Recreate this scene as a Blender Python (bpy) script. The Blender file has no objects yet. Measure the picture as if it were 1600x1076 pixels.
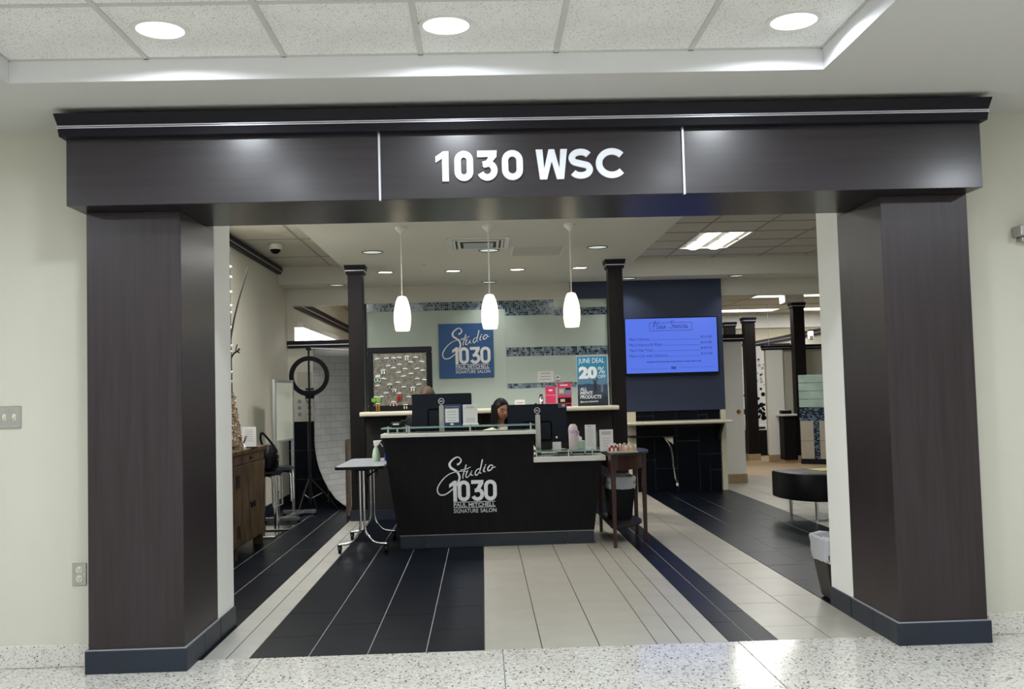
import bpy, bmesh, math, random
from mathutils import Vector, Matrix
random.seed(7)
S = bpy.context.scene
COL = S.collection
PI = math.pi

# ------------------------------------------------------------------ camera
cam = bpy.data.objects.new('camera', bpy.data.cameras.new('camera'))
COL.objects.link(cam); S.camera = cam
cam.data.sensor_width = 36.0; cam.data.lens = 34.741; cam.data.clip_end = 100
def cam_axes(pitch, roll, yaw):
    cy, sy = math.cos(yaw), math.sin(yaw)
    r = Vector((cy, -sy, 0)); f = Vector((sy, cy, 0)); u = Vector((0, 0, 1))
    f2 = f*math.cos(pitch)+u*math.sin(pitch); u2 = u*math.cos(pitch)-f*math.sin(pitch)
    r3 = r*math.cos(roll)+u2*math.sin(roll); u3 = u2*math.cos(roll)-r*math.sin(roll)
    return r3, u3, f2
_r, _u, _f = cam_axes(.0507, -.0269, .0311)
_m = Matrix((( _r.x, _u.x, -_f.x, 0), (_r.y, _u.y, -_f.y, -5.1011), (_r.z, _u.z, -_f.z, 1.3428), (0, 0, 0, 1)))
cam.matrix_world = _m

# ------------------------------------------------------------------ world, exposure, lamps
S.view_settings.view_transform = 'Standard'
S.view_settings.look = 'None'
S.view_settings.gamma = 1.0
S.view_settings.use_curve_mapping = False
S.view_settings.exposure = 0.0
W = bpy.data.worlds.new('world'); S.world = W; W.use_nodes = True
W.node_tree.nodes['Background'].inputs[0].default_value = (.8, .85, 1, 1)
W.node_tree.nodes['Background'].inputs[1].default_value = .02

COOL = (.88, .94, 1.0); NEUT = (.98, .98, .95); WARM = (1.0, .95, .86)
def area(name, loc, size, power, color, shape='DISK', size_y=None, rot=(0, 0, 0), spread=PI):
    l = bpy.data.lights.new(name, 'AREA'); l.shape = shape; l.size = size
    if size_y: l.size_y = size_y
    l.energy = power; l.color = color; l.spread = spread
    o = bpy.data.objects.new(name, l); o.location = loc; o.rotation_euler = rot; COL.objects.link(o); return o
def spot(name, loc, power, color, angle=80, blend=.6, rot=(0, 0, 0), rad=.03):
    l = bpy.data.lights.new(name, 'SPOT'); l.energy = power; l.color = color
    l.spot_size = math.radians(angle); l.spot_blend = blend; l.shadow_soft_size = rad
    o = bpy.data.objects.new(name, l); o.location = loc; o.rotation_euler = rot; COL.objects.link(o); return o
HALL_Z, TRAY_Z, SOF_Z, TILE_Z = 2.806, 2.905, 2.83, 3.06
HALL_LIGHTS = [(-1.313, -.985), (-.115, -.985), (1.375, -.975)]
HALL_ADDED = [(x, y) for y in (-2.2, -3.4) for x in (-1.313, 1.375)]  # unseen tray lights, added for ambient light in the hall
HALL_FAR_ADDED = [(x, y) for y in (-5.4, -7.6) for x in (-3, -1.0, 1.0, 3.2)] + [(-3.4, -2.2), (3.4, -2.2)]  # unseen lights around and behind the camera, added as ambient fill
for x, y in HALL_LIGHTS: area('hall_lamp', (x, y, TRAY_Z-.02), .20, 15.5, COOL, spread=2.95)
for x, y in HALL_ADDED: area('hall_lamp', (x, y, TRAY_Z-.02), .20, 15.5, COOL, spread=2.95)
for x, y in HALL_FAR_ADDED: area('hall_lamp', (x, y, HALL_Z-.02), .30, 40, COOL)
SPOTS = [(-1.113, 6.58), (-.312, 6.6), (.45, 6.6), (1.195, 6.58)]
for x, y in SPOTS: spot('spot_lamp', (x, y, SOF_Z-.03), 85, WARM, 112, .8)
BIG_DL = [(-1.085, 4.94), (.103, 4.99), (1.215, 4.94)]
for x, y in BIG_DL: area('downlight_lamp', (x, y, SOF_Z-.012), .16, 11, NEUT)
BACK_DL = [(-1.86, 7.78), (.122, 7.84), (1.962, 7.8), (3.388, 7.78)]
for x, y in BACK_DL: area('downlight_lamp', (x, y, SOF_Z-.012), .15, 2.2, NEUT, spread=1.9)
PEND = [(-.676, 3.49), (.085, 3.50), (.803, 3.52)]
FIX = (2.414, 3.02, 5.52, 6.86)
area('troffer_lamp', (3.95, 3.05, TILE_Z-.02), .5, 42, NEUT, 'RECTANGLE', 1.1)
area('troffer_lamp', (-2.245, 3.59, TILE_Z-.02), .5, 80, NEUT, 'RECTANGLE', 1.1)  # unseen panel lamp, added to brighten the left salon wall
FRONT_FILL = [(-1.0, 2.1), (.1, 2.1), (1.2, 2.1)]  # unseen fill downlights, added to brighten the jambs and front floor
for x, y in FRONT_FILL: area('downlight_lamp', (x, y, SOF_Z-.012), .2, 3.5, NEUT)
FAR_FIX = [(5.09, 5.70, 12.5, 13.35), (5.95, 6.56, 12.5, 13.35), (5.0, 6.5, 16.0, 16.7), (6.9, 8.1, 16.0, 16.7), (5.2, 6.2, 18.9, 19.6), (6.45, 7.4, 18.9, 19.9), (8.0, 9.2, 18.9, 19.9), (3.9, 4.5, 10.0, 11.2), (1.5, 2.1, 10.5, 11.7), (-1.0, -.4, 10.5, 11.7)]
for a, b, c, d in FAR_FIX: area('troffer_lamp', ((a+b)/2, (c+d)/2, TILE_Z-.03), b-a-.08, 27, NEUT, 'RECTANGLE', d-c-.08)
area('wall_light_lamp', (-2.48, 10.2, 2.30), .12, 26, NEUT, 'RECTANGLE', 3.2)

# ------------------------------------------------------------------ materials
def lin(c):
    return tuple(((v/255+.055)/1.055)**2.4 if v/255 > .04045 else v/255/12.92 for v in c)
def M(name, rgb, rough=.5, metal=0., var=.06, scale=6., stretch=(1, 1, 1), bump=0., bscale=60., coat=0., spec=.5, emit=None, es=0., trans=0., ior=1.45, alpha=1., croug=.1):
    m = bpy.data.materials.new(name); m.use_nodes = True
    nt = m.node_tree; N = nt.nodes; L = nt.links; b = N['Principled BSDF']
    c = lin(rgb)
    tc = N.new('ShaderNodeTexCoord'); mp = N.new('ShaderNodeMapping'); mp.inputs['Scale'].default_value = stretch
    L.new(tc.outputs['Object'], mp.inputs['Vector'])
    if var > 0:
        nz = N.new('ShaderNodeTexNoise'); nz.inputs['Scale'].default_value = scale; nz.inputs['Detail'].default_value = 4
        L.new(mp.outputs[0], nz.inputs['Vector'])
        rp = N.new('ShaderNodeValToRGB')
        rp.color_ramp.elements[0].position = .3; rp.color_ramp.elements[1].position = .7
        rp.color_ramp.elements[0].color = tuple(v*(1-var) for v in c)+(1,)
        rp.color_ramp.elements[1].color = tuple(min(1, v*(1+var)) for v in c)+(1,)
        L.new(nz.outputs[0], rp.inputs[0]); L.new(rp.outputs[0], b.inputs['Base Color'])
    else:
        b.inputs['Base Color'].default_value = c+(1,)
    b.inputs['Roughness'].default_value = rough; b.inputs['Metallic'].default_value = metal
    b.inputs['IOR'].default_value = ior; b.inputs['Specular IOR Level'].default_value = spec
    b.inputs['Coat Weight'].default_value = coat; b.inputs['Coat Roughness'].default_value = croug
    b.inputs['Transmission Weight'].default_value = trans; b.inputs['Alpha'].default_value = alpha
    if emit is not None:
        b.inputs['Emission Color'].default_value = lin(emit)+(1,); b.inputs['Emission Strength'].default_value = es
    if bump > 0:
        n2 = N.new('ShaderNodeTexNoise'); n2.inputs['Scale'].default_value = bscale; n2.inputs['Detail'].default_value = 3
        L.new(mp.outputs[0], n2.inputs['Vector'])
        bp = N.new('ShaderNodeBump'); bp.inputs['Strength'].default_value = bump; bp.inputs['Distance'].default_value = .004
        L.new(n2.outputs[0], bp.inputs['Height']); L.new(bp.outputs[0], b.inputs['Normal'])
    return m
def speckle(name, base, layers, rough, bump=.0, var=.04):
    """layers: (scale, cell share, radius, rgb list)"""
    m = M(name, base, rough, var=var, scale=3)
    nt = m.node_tree; N = nt.nodes; L = nt.links; b = N['Principled BSDF']
    tc = N.new('ShaderNodeTexCoord')
    cur = b.inputs['Base Color'].links[0].from_socket
    for sc, share, rad, rgb, st in layers:
        mp = N.new('ShaderNodeMapping'); mp.inputs['Scale'].default_value = st; mp.inputs['Location'].default_value = (sc*.13, sc*.07, 0)
        mp.inputs['Rotation'].default_value = (0, 0, sc*.37)
        L.new(tc.outputs['Object'], mp.inputs['Vector'])
        v = N.new('ShaderNodeTexVoronoi'); v.inputs['Scale'].default_value = sc
        L.new(mp.outputs[0], v.inputs['Vector'])
        sp = N.new('ShaderNodeSeparateColor'); L.new(v.outputs['Color'], sp.inputs[0])
        a = N.new('ShaderNodeMath'); a.operation = 'LESS_THAN'; a.inputs[1].default_value = share; L.new(sp.outputs[0], a.inputs[0])
        d = N.new('ShaderNodeMath'); d.operation = 'LESS_THAN'; d.inputs[1].default_value = rad; L.new(v.outputs['Distance'], d.inputs[0])
        k = N.new('ShaderNodeMath'); k.operation = 'MULTIPLY'; L.new(a.outputs[0], k.inputs[0]); L.new(d.outputs[0], k.inputs[1])
        mx = N.new('ShaderNodeMix'); mx.data_type = 'RGBA'
        L.new(k.outputs[0], mx.inputs[0]); L.new(cur, mx.inputs[6]); mx.inputs[7].default_value = lin(rgb)+(1,)
        cur = mx.outputs[2]
    L.new(cur, b.inputs['Base Color'])
    return m
mt = {}
mt['wall'] = M('greige_paint', (196, 194, 181), .75, var=.015, scale=1.2, bump=.05, bscale=220)
mt['wall_in'] = M('salon_greige_paint', (219, 216, 203), .75, var=.015, scale=1.2)
mt['jamb'] = M('cream_paint', (238, 238, 234), .6, var=.015, scale=2)
mt['soffit'] = M('ceiling_paint', (196, 195, 191), .85, var=.015, scale=1)
mt['soffit_in'] = M('salon_ceiling_paint', (214, 213, 204), .85, var=.015, scale=1)
mt['tray'] = M('tray_paint', (222, 222, 224), .7, var=.01)
mt['acoustic'] = speckle('acoustic_tile', (226, 226, 223), [(190, .30, .34, (150, 148, 142), (1, 1, 1)), (120, .12, .30, (120, 118, 112), (1.6, .7, 1)), (70, .05, .22, (135, 133, 128), (1, 1, 1))], .95, var=.06)
mt['acoustic2'] = M('acoustic_tile_plain', (196, 192, 180), .95, var=.05, scale=40, bump=.2, bscale=200)
mt['grid'] = M('ceiling_grid_metal', (196, 194, 190), .6, var=.01)
mt['wood_v'] = M('espresso_laminate_vertical', (38, 29, 33), .33, var=.30, scale=5, stretch=(9, 9, .45), bump=.14, bscale=90, spec=.55)
mt['wood_h'] = M('espresso_laminate_horizontal', (35, 29, 34), .36, var=.24, scale=5, stretch=(.45, 9, 9), bump=.05, bscale=70, spec=.5, coat=.35, croug=.2)
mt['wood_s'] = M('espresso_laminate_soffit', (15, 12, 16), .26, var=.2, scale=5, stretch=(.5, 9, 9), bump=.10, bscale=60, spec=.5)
mt['slim'] = M('dark_slim_column_wood', (24, 19, 21), .45, var=.25, scale=5, stretch=(9, 9, .5), spec=.22)
mt['cornice'] = M('black_brown_cornice', (15, 13, 24), .45, var=.2, scale=5, stretch=(.6, 9, 9), spec=.25)
mt['darkpanel'] = M('dark_panel', (21, 18, 21), .6, var=.2, scale=5, stretch=(6, 6, .6))
mt['deskwood'] = M('charcoal_laminate', (23, 21, 24), .6, var=.2, scale=5, stretch=(5, 5, .8), spec=.15)
mt['metal'] = M('brushed_aluminium', (205, 206, 214), .28, 1., var=.05, scale=30, stretch=(.2, 1, 1))
mt['strip'] = M('satin_metal_strip', (215, 215, 225), .35, .6, var=.03)
mt['chrome'] = M('chrome', (225, 226, 230), .12, 1., var=.02)
mt['steel'] = M('stainless_plate', (176, 174, 170), .35, .85, var=.05, scale=40, stretch=(.3, 1, 1))
mt['letter'] = M('white_metal_letter', (236, 239, 248), .3, .15, var=.03, scale=9, emit=(235, 240, 255), es=.0)
mt['slate'] = M('slate_blue_black_tile', (9, 15, 25), .34, var=.2, scale=7, bump=.06, bscale=40, spec=.14)
mt['slate2'] = M('dark_base_tile', (27, 35, 48), .42, var=.14, scale=7, bump=.06, bscale=40)
mt['beige'] = M('beige_floor_tile', (174, 170, 159), .30, var=.05, scale=5, spec=.5, bump=.03, bscale=30)
mt['light'] = M('pale_floor_tile', (182, 181, 175), .30, var=.05, scale=5, spec=.5, bump=.03, bscale=30)
mt['tan'] = M('tan_base_tile', (168, 146, 116), .5, var=.1, scale=9)
mt['grout'] = M('grey_grout', (74, 72, 68), .9, var=.1, scale=20)
mt['grout_l'] = M('pale_grout', (138, 141, 144), .85, var=.05, scale=20)
TZ = [(60, .45, .42, (176, 170, 158), (1, 1, 1)), (50, .26, .38, (150, 142, 130), (1, 1.5, 1)), (42, .14, .34, (116, 106, 96), (1.5, .8, 1)), (34, .07, .28, (50, 44, 42), (1.7, .7, 1)), (55, .16, .36, (238, 236, 230), (1, 1, 1)), (36, .06, .26, (128, 92, 78), (1, 1.4, 1))]
mt['terrazzo'] = speckle('terrazzo', (208, 206, 199), TZ, .13)
mt['terrazzo_b'] = speckle('terrazzo_base', (205, 203, 196), [(110, .45, .42, (178, 172, 164), (1, 1, 1)), (90, .25, .36, (150, 142, 134), (1, 1, 1.4)), (75, .08, .3, (100, 92, 86), (1, 1, 1))], .3)
mt['green'] = M('pale_green_paint', (188, 202, 194), .6, var=.02, scale=2)
mt['blue'] = M('slate_blue_paint', (58, 67, 91), .55, var=.03, scale=2, spec=.25)
mt['ivory'] = M('ivory_solid_surface', (214, 208, 188), .35, var=.03)
mt['tabletop'] = M('grey_white_laminate', (150, 153, 160), .4, var=.03)
mt['grid_d'] = M('salon_ceiling_grid', (150, 146, 136), .8, var=.02)
mt['white'] = M('white_laminate', (222, 222, 218), .4, var=.02)
mt['paper'] = M('white_paper', (222, 222, 222), .8, var=.02)
mt['ink'] = M('grey_ink', (158, 158, 164), .8, var=0)
mt['black'] = M('black_plastic', (11, 12, 17), .45, var=.1, scale=20, spec=.25)
mt['monitor'] = M('blue_black_monitor_plastic', (12, 20, 33), .5, var=.08, scale=8, spec=.25)
mt['leather'] = M('black_leather', (6, 6, 9), .42, var=.2, scale=30, bump=.1, bscale=140, spec=.14)
mt['glass'] = M('green_edge_glass', (196, 232, 222), .05, trans=.92, var=0, ior=1.45)
mt['glassedge'] = M('green_glass_edge', (150, 190, 184), .12, var=.03, trans=.3)
mt['teal'] = M('teal_glass_panel', (166, 190, 184), .3, var=.15, scale=5)
mt['signblue'] = M('sign_blue', (44, 88, 142), .5, var=.05, scale=3)
mt['grey'] = M('grey_felt', (108, 106, 96), .95, var=.4, scale=28, bump=.3, bscale=90)
mt['rustic'] = M('rustic_pine', (82, 61, 38), .65, var=.7, scale=7, stretch=(2.5, 2.5, .6), bump=.2, bscale=25)
mt['rustic_d'] = M('rustic_pine_dark', (70, 50, 32), .6, var=.4, scale=4, stretch=(3, .5, 3), bump=.2, bscale=25)
mt['iron'] = M('black_iron', (22, 20, 20), .5, .6, var=.1)
mt['mahog'] = M('mahogany', (56, 28, 22), .34, var=.3, scale=5, stretch=(6, 6, .7))
mt['mahog_t'] = M('dark_mahogany_top', (26, 20, 23), .42, var=.25, scale=5, stretch=(.8, 5, 5))
mt['bag'] = M('milky_bag_plastic', (206, 208, 214), .4, var=.05, scale=9, trans=.25, bump=.6, bscale=22)
mt['binbrown'] = M('dark_brown_plastic', (52, 46, 42), .5, var=.06)
mt['skin'] = M('skin', (182, 128, 100), .5, var=.05, scale=12)
mt['lip'] = M('lips', (140, 70, 66), .45, var=0)
mt['hairb'] = M('black_hair', (12, 9, 10), .42, var=.35, scale=10, stretch=(9, 9, .6), bump=.3, bscale=60, spec=.2)
mt['hairbr'] = M('brown_hair', (86, 68, 50), .5, var=.35, scale=10, stretch=(9, 9, .6), bump=.3, bscale=60)
mt['shirt'] = M('cream_shirt', (214, 208, 190), .85, var=.06, scale=12)
mt['darkcloth'] = M('black_shirt', (18, 19, 26), .9, var=.1, scale=12)
mt['pink'] = M('pink_print', (206, 52, 96), .6, var=.06)
mt['red'] = M('red_gloss', (158, 34, 38), .3, var=.06)
mt['beigepot'] = M('beige_plastic', (206, 178, 152), .4, var=.05)
mt['bottlepink'] = M('pale_pink_plastic', (214, 196, 200), .4, var=.06, scale=30)
mt['lilac'] = M('lilac_plastic', (196, 164, 204), .4, var=.04)
mt['mint'] = M('pale_green_plastic', (190, 212, 188), .35, var=.04, trans=.15)
mt['bluebottle'] = M('blue_plastic', (28, 74, 170), .35, var=.04)
mt['yellow'] = M('yellow_print', (206, 196, 110), .6, var=.1, scale=14)
mt['lensH'] = M('lit_lens_cool', (255, 255, 255), .4, var=0, emit=(250, 252, 255), es=3.0)
mt['lensW'] = M('lit_spot_bulb', (255, 250, 235), .4, var=0, emit=(255, 238, 205), es=5.0)
mt['lensD'] = M('lit_lens_dim', (235, 238, 235), .4, var=0, emit=(232, 240, 236), es=.55)
mt['tube'] = M('lit_fluorescent', (255, 252, 244), .4, var=0, emit=(255, 252, 244), es=3.0)
mt['tubeB'] = M('lit_twin_tube', (255, 252, 244), .4, var=0, emit=(255, 252, 244), es=12)
mt['lensP'] = M('lit_prismatic_panel', (150, 148, 142), .4, var=0, emit=(255, 246, 222), es=.18)
mt['shade'] = M('lit_opal_glass', (250, 240, 214), .3, var=0, emit=(255, 240, 208), es=1.5)
mt['fixture'] = M('white_enamel', (222, 221, 216), .4, var=.01)
mt['rim'] = M('dark_downlight_rim', (60, 58, 54), .4, .5, var=.02)
mt['screen'] = M('lit_blue_screen', (20, 30, 90), .2, var=0, emit=(98, 132, 255), es=.74)
mt['screenink'] = M('screen_navy_text', (16, 26, 80), .6, var=0, emit=(40, 56, 150), es=.5)
mt['board'] = M('glossy_board_glass', (200, 206, 194), .12, var=.02)
mt['shell'] = speckle('shell_mosaic', (128, 108, 82), [(60, .35, .4, (196, 180, 150), (1, 1, 1)), (45, .25, .4, (60, 46, 36), (1, 1, 1)), (80, .2, .4, (220, 210, 190), (1, 1, 1))], .5)
mt['drift'] = M('driftwood', (84, 66, 54), .8, var=.4, scale=9, bump=.3)
mt['bark'] = M('dark_branch', (30, 24, 22), .7, var=.3, scale=12)
mt['bead'] = M('white_bead', (220, 218, 206), .4, var=0)
mt['poster_ink'] = M('white_ink', (236, 238, 240), .6, var=0)
mt['gold'] = M('brass', (176, 132, 60), .3, .9, var=.05)
mt['olive'] = M('green_resin', (110, 160, 50), .4, var=.2, scale=40)
mt['cardgrey'] = M('blue_grey_card', (120, 124, 150), .7, var=.02)
mt['navy'] = M('navy_card', (48, 62, 100), .6, var=.05)
MOS = [M('mosaic_%d' % i, c, .15, var=.06, scale=60) for i, c in enumerate([(38, 50, 76), (92, 112, 136), (132, 152, 166), (160, 176, 182), (112, 132, 154), (22, 26, 38)])]

# ------------------------------------------------------------------ mesh helpers
ORG = {}
class MB:
    def __init__(s): s.v = []; s.f = []; s.mi = []; s.cur = 0
    def face(s, idx): s.f.append(idx); s.mi.append(s.cur)
    def box(s, x0, x1, y0, y1, z0, z1):
        n = len(s.v)
        s.v += [(x0, y0, z0), (x1, y0, z0), (x1, y1, z0), (x0, y1, z0), (x0, y0, z1), (x1, y0, z1), (x1, y1, z1), (x0, y1, z1)]
        for q in ((0, 3, 2, 1), (4, 5, 6, 7), (0, 1, 5, 4), (1, 2, 6, 5), (2, 3, 7, 6), (3, 0, 4, 7)): s.face(tuple(n+i for i in q))
        return s
    def obox(s, c, size, rz=0, rx=0, ry=0):
        R = Matrix.Rotation(rz, 3, 'Z') @ Matrix.Rotation(ry, 3, 'Y') @ Matrix.Rotation(rx, 3, 'X')
        n = len(s.v); a, b, d = size[0]/2, size[1]/2, size[2]/2
        for p in ((-a, -b, -d), (a, -b, -d), (a, b, -d), (-a, b, -d), (-a, -b, d), (a, -b, d), (a, b, d), (-a, b, d)):
            s.v.append(tuple(Vector(c)+R @ Vector(p)))
        for q in ((0, 3, 2, 1), (4, 5, 6, 7), (0, 1, 5, 4), (1, 2, 6, 5), (2, 3, 7, 6), (3, 0, 4, 7)): s.face(tuple(n+i for i in q))
        return s
    def hexa(s, lo, hi):
        n = len(s.v); s.v += list(lo)+list(hi)
        for q in ((0, 3, 2, 1), (4, 5, 6, 7), (0, 1, 5, 4), (1, 2, 6, 5), (2, 3, 7, 6), (3, 0, 4, 7)): s.face(tuple(n+i for i in q))
        return s
    def rings(s, rr, close=False, cap=True):
        k = len(rr[0]); n = len(s.v)
        for r in rr: s.v += [tuple(p) for p in r]
        m = len(rr)
        for i in range(m if close else m-1):
            a = n+i*k; b = n+((i+1) % m)*k
            for j in range(k):
                j2 = (j+1) % k; s.face((a+j, a+j2, b+j2, b+j))
        if cap and not close:
            s.face(tuple(n+j for j in reversed(range(k)))); s.face(tuple(n+(m-1)*k+j for j in range(k)))
        return s
    def lathe(s, prof, c=(0, 0, 0), n=20, axis='z'):
        rr = []
        for r, h in prof:
            ring = []
            for j in range(n):
                a = 2*PI*j/n; x, y = r*math.cos(a), r*math.sin(a)
                p = (x, y, h) if axis == 'z' else ((x, h, y) if axis == 'y' else (h, x, y))
                ring.append((c[0]+p[0], c[1]+p[1], c[2]+p[2]))
            rr.append(ring)
        return s.rings(rr)
    def tube(s, pts, r, n=8, close=False, flat=None):
        P = [Vector(p) for p in pts]; m = len(P); rr = []
        up = None
        for i in range(m):
            a = P[(i-1) % m] if (close or i > 0) else P[i]; b = P[(i+1) % m] if (close or i < m-1) else P[i]
            t = (b-a).normalized()
            if up is None:
                up = Vector((0, 0, 1)) if abs(t.z) < .9 else Vector((1, 0, 0))
            u = (up-t*up.dot(t)).normalized(); w = t.cross(u); up = u
            rad = r[i] if isinstance(r, (list, tuple)) else r
            rr.append([tuple(P[i]+u*math.cos(2*PI*j/n)*rad+w*math.sin(2*PI*j/n)*rad) for j in range(n)])
        return s.rings(rr, close=close)
    def prism(s, poly, h0, h1, axis='z', off=(0, 0, 0)):
        def P(a, b, h):
            p = (a, b, h) if axis == 'z' else ((a, h, b) if axis == 'y' else (h, a, b))
            return (p[0]+off[0], p[1]+off[1], p[2]+off[2])
        return s.rings([[P(a, b, h0) for a, b in poly], [P(a, b, h1) for a, b in poly]])
    def disc(s, c, r, n=16, axis='z'):
        k = len(s.v)
        for j in range(n):
            a = 2*PI*j/n; x, y = r*math.cos(a), r*math.sin(a)
            p = (x, y, 0) if axis == 'z' else ((x, 0, y) if axis == 'y' else (0, x, y))
            s.v.append((c[0]+p[0], c[1]+p[1], c[2]+p[2]))
        s.face(tuple(range(k, k+n))); return s
    def mesh(s, name, org=(0, 0, 0), bev=0, smooth=False, segs=1):
        me = bpy.data.meshes.new(name)
        me.from_pydata([(v[0]-org[0], v[1]-org[1], v[2]-org[2]) for v in s.v], [], s.f)
        bm = bmesh.new(); bm.from_mesh(me)
        for i, f in enumerate(bm.faces): f.material_index = s.mi[i]
        bmesh.ops.recalc_face_normals(bm, faces=bm.faces)
        if bev: bmesh.ops.bevel(bm, geom=list(bm.edges), offset=bev, segments=segs, affect='EDGES', clamp_overlap=True)
        if smooth:
            for f in bm.faces: f.smooth = True
            for e in bm.edges:
                if len(e.link_faces) == 2 and e.calc_face_angle(0) > .7: e.smooth = False
        bm.to_mesh(me); bm.free(); return me
def link(name, me, mats, parent=None):
    o = bpy.data.objects.new(name, me); COL.objects.link(o)
    if mats is not None and not me.materials:
        for m in (mats if isinstance(mats, (list, tuple)) else [mats]): me.materials.append(m)
    if parent is not None: o.parent = parent
    return o
def org_of(p): return ORG.get(p.name, (0, 0, 0)) if p is not None else (0, 0, 0)
def obj(name, mb, mats, parent=None, bev=0, smooth=False, segs=1):
    og = org_of(parent)
    o = link(name, mb.mesh(name, og, bev, smooth, segs), mats, parent); ORG[o.name] = og; return o
def B(name, x0, x1, y0, y1, z0, z1, mat, parent=None, bev=0, segs=1):
    return obj(name, MB().box(x0, x1, y0, y1, z0, z1), mat, parent, bev, False, segs)
def tag(o, label=None, cat=None, group=None, kind=None):
    if label: o['label'] = label
    if cat: o['category'] = cat
    if group: o['group'] = group
    if kind: o['kind'] = kind
    return o
def thing(name, loc, label, cat, group=None):
    o = bpy.data.objects.new(name, None); COL.objects.link(o); o.location = loc; o.empty_display_size = .05
    ORG[o.name] = tuple(loc); return tag(o, label, cat, group)
def struct(o, label=None, cat=None): return tag(o, label, cat, None, 'structure')
def dup(root, loc, rotz=0, label=None, group=None):
    def cp(o, par):
        c = o.copy(); COL.objects.link(c)
        if par is not None: c.parent = par
        for ch in o.children: cp(ch, c)
        return c
    r = cp(root, None); r.location = loc; r.rotation_euler = (0, 0, rotz)
    ORG[r.name] = tuple(loc)
    if label: r['label'] = label
    if group: r['group'] = group
    return r
def textmesh(name, body, x0, x1, z0, z1, y, mat, parent, weight=0., depth=.004, shear=0., res=3, keep=False):
    c = bpy.data.curves.new('t', 'FONT'); c.body = body; c.extrude = .02; c.offset = weight; c.shear = shear; c.resolution_u = res; c.size = 1
    t = bpy.data.objects.new('t', c); COL.objects.link(t)
    dg = bpy.context.evaluated_depsgraph_get(); me = bpy.data.meshes.new_from_object(t.evaluated_get(dg))
    bpy.data.objects.remove(t); bpy.data.curves.remove(c)
    xs = [v.co.x for v in me.vertices]; ys = [v.co.y for v in me.vertices]
    a, b, d, e = min(xs), max(xs), min(ys), max(ys); og = org_of(parent)
    kx = (x1-x0)/(b-a); kz = (z1-z0)/(e-d)
    if keep: kx = kz
    for v in me.vertices:
        v.co = (x0+(v.co.x-a)*kx-og[0], y-(v.co.z+.02)/.04*depth-og[1], z0+(v.co.y-d)*kz-og[2])
    me.name = name; me.materials.clear()
    o = link(name, me, mat, parent); ORG[o.name] = og; return o
def glyph(name, ch, x0, x1, z0, z1, y, mat, parent, depth, st):
    """geometric characters with round bowls and one stroke width st"""
    mb = MB(); w = x1-x0; h = z1-z0; q = st/2
    if ch == '1':
        mb.prism([(x1-st, z0), (x1, z0), (x1, z1), (x1-st*.8, z1), (x0, z1-h*.17), (x0, z1-h*.17-st*.95), (x1-st, z1-h*.17-st*.30)], y-depth, y, 'y')
    elif ch == '0':
        def rr(i):
            r = w/2-i; c = [(x0+w/2+r*math.cos(a), z1-w/2+r*math.sin(a)) for a in [PI*k/12 for k in range(13)]]
            return c+[(x0+w/2+r*math.cos(a), z0+w/2+r*math.sin(a)) for a in [PI+PI*k/12 for k in range(13)]]
        o, i_ = rr(0), rr(st)
        mb.rings([[(a[0], y, a[1]), (b[0], y, b[1]), (b[0], y-depth, b[1]), (a[0], y-depth, a[1])] for a, b in zip(o, i_)], close=True)
    elif ch == '3':
        r = w/2-q; zc = z0+r+q; kx = 1.0
        mb.prism([(x0+w*.03, z1-st), (x1-w*.04, z1-st), (x1-w*.02, z1), (x0+w*.03, z1)], y-depth, y, 'y')
        mb.prism([(x1-w*.04-st*1.25, z1-st), (x1-w*.02, z1-st*.9), (x0+w*.62, zc+r*.72), (x0+w*.26, zc+r*.55)], y-depth*.98, y, 'y')
        ribbon(mb, [(x0+w*.30, zc+r*.80)]+[(x0+w/2+r*math.cos(a), zc+r*math.sin(a)) for a in [PI*.42-PI*1.30*k/14 for k in range(15)]], st, y, depth*.99, 3)
    elif ch in 'CS':
        if ch == 'C': pts = [(x0+w/2+(w/2-q)*1.02*math.cos(a), z0+h/2+(h/2-q)*math.sin(a)) for a in [math.radians(42+276*k/20) for k in range(21)]]
        else:
            r1 = h*.25-q*.5
            pts = [(x0+w/2+(w/2-q)*math.cos(a), z1-q-r1+r1*math.sin(a)) for a in [math.radians(28+200*k/12) for k in range(13)]]+[(x0+w*.5, z0+h*.5)]+[(x0+w/2+(w/2-q)*math.cos(a), z0+q+r1+r1*math.sin(a)) for a in [math.radians(48-200*k/12) for k in range(13)]]
        ribbon(mb, pts, st, y, depth, 3)
    elif ch == 'W':
        k = st*1.12
        k = st*1.05/w; P = [(0, 1), (k, 1), (.235+k*.10, .36), (.5-k*.42, 1), (.5+k*.42, 1), (.765-k*.10, .36), (1-k, 1), (1, 1), (.765+k*.55, 0), (.765-k*.5, 0), (.5, .60), (.235+k*.5, 0), (.235-k*.55, 0)]
        mb.prism([(x0+w*u, z0+h*v) for u, v in P], y-depth, y, 'y')
    return obj(name, mb, mat, parent)
def spline(pts, n=6):
    out = []; m = len(pts)
    for i in range(m-1):
        p0 = pts[max(i-1, 0)]; p1 = pts[i]; p2 = pts[i+1]; p3 = pts[min(i+2, m-1)]
        for k in range(n):
            t = k/n
            out.append(tuple(.5*((2*b)+(-a+c)*t+(2*a-5*b+4*c-d)*t*t+(-a+3*b-3*c+d)*t**3) for a, b, c, d in zip(p0, p1, p2, p3)))
    out.append(tuple(pts[-1])); return out
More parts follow.
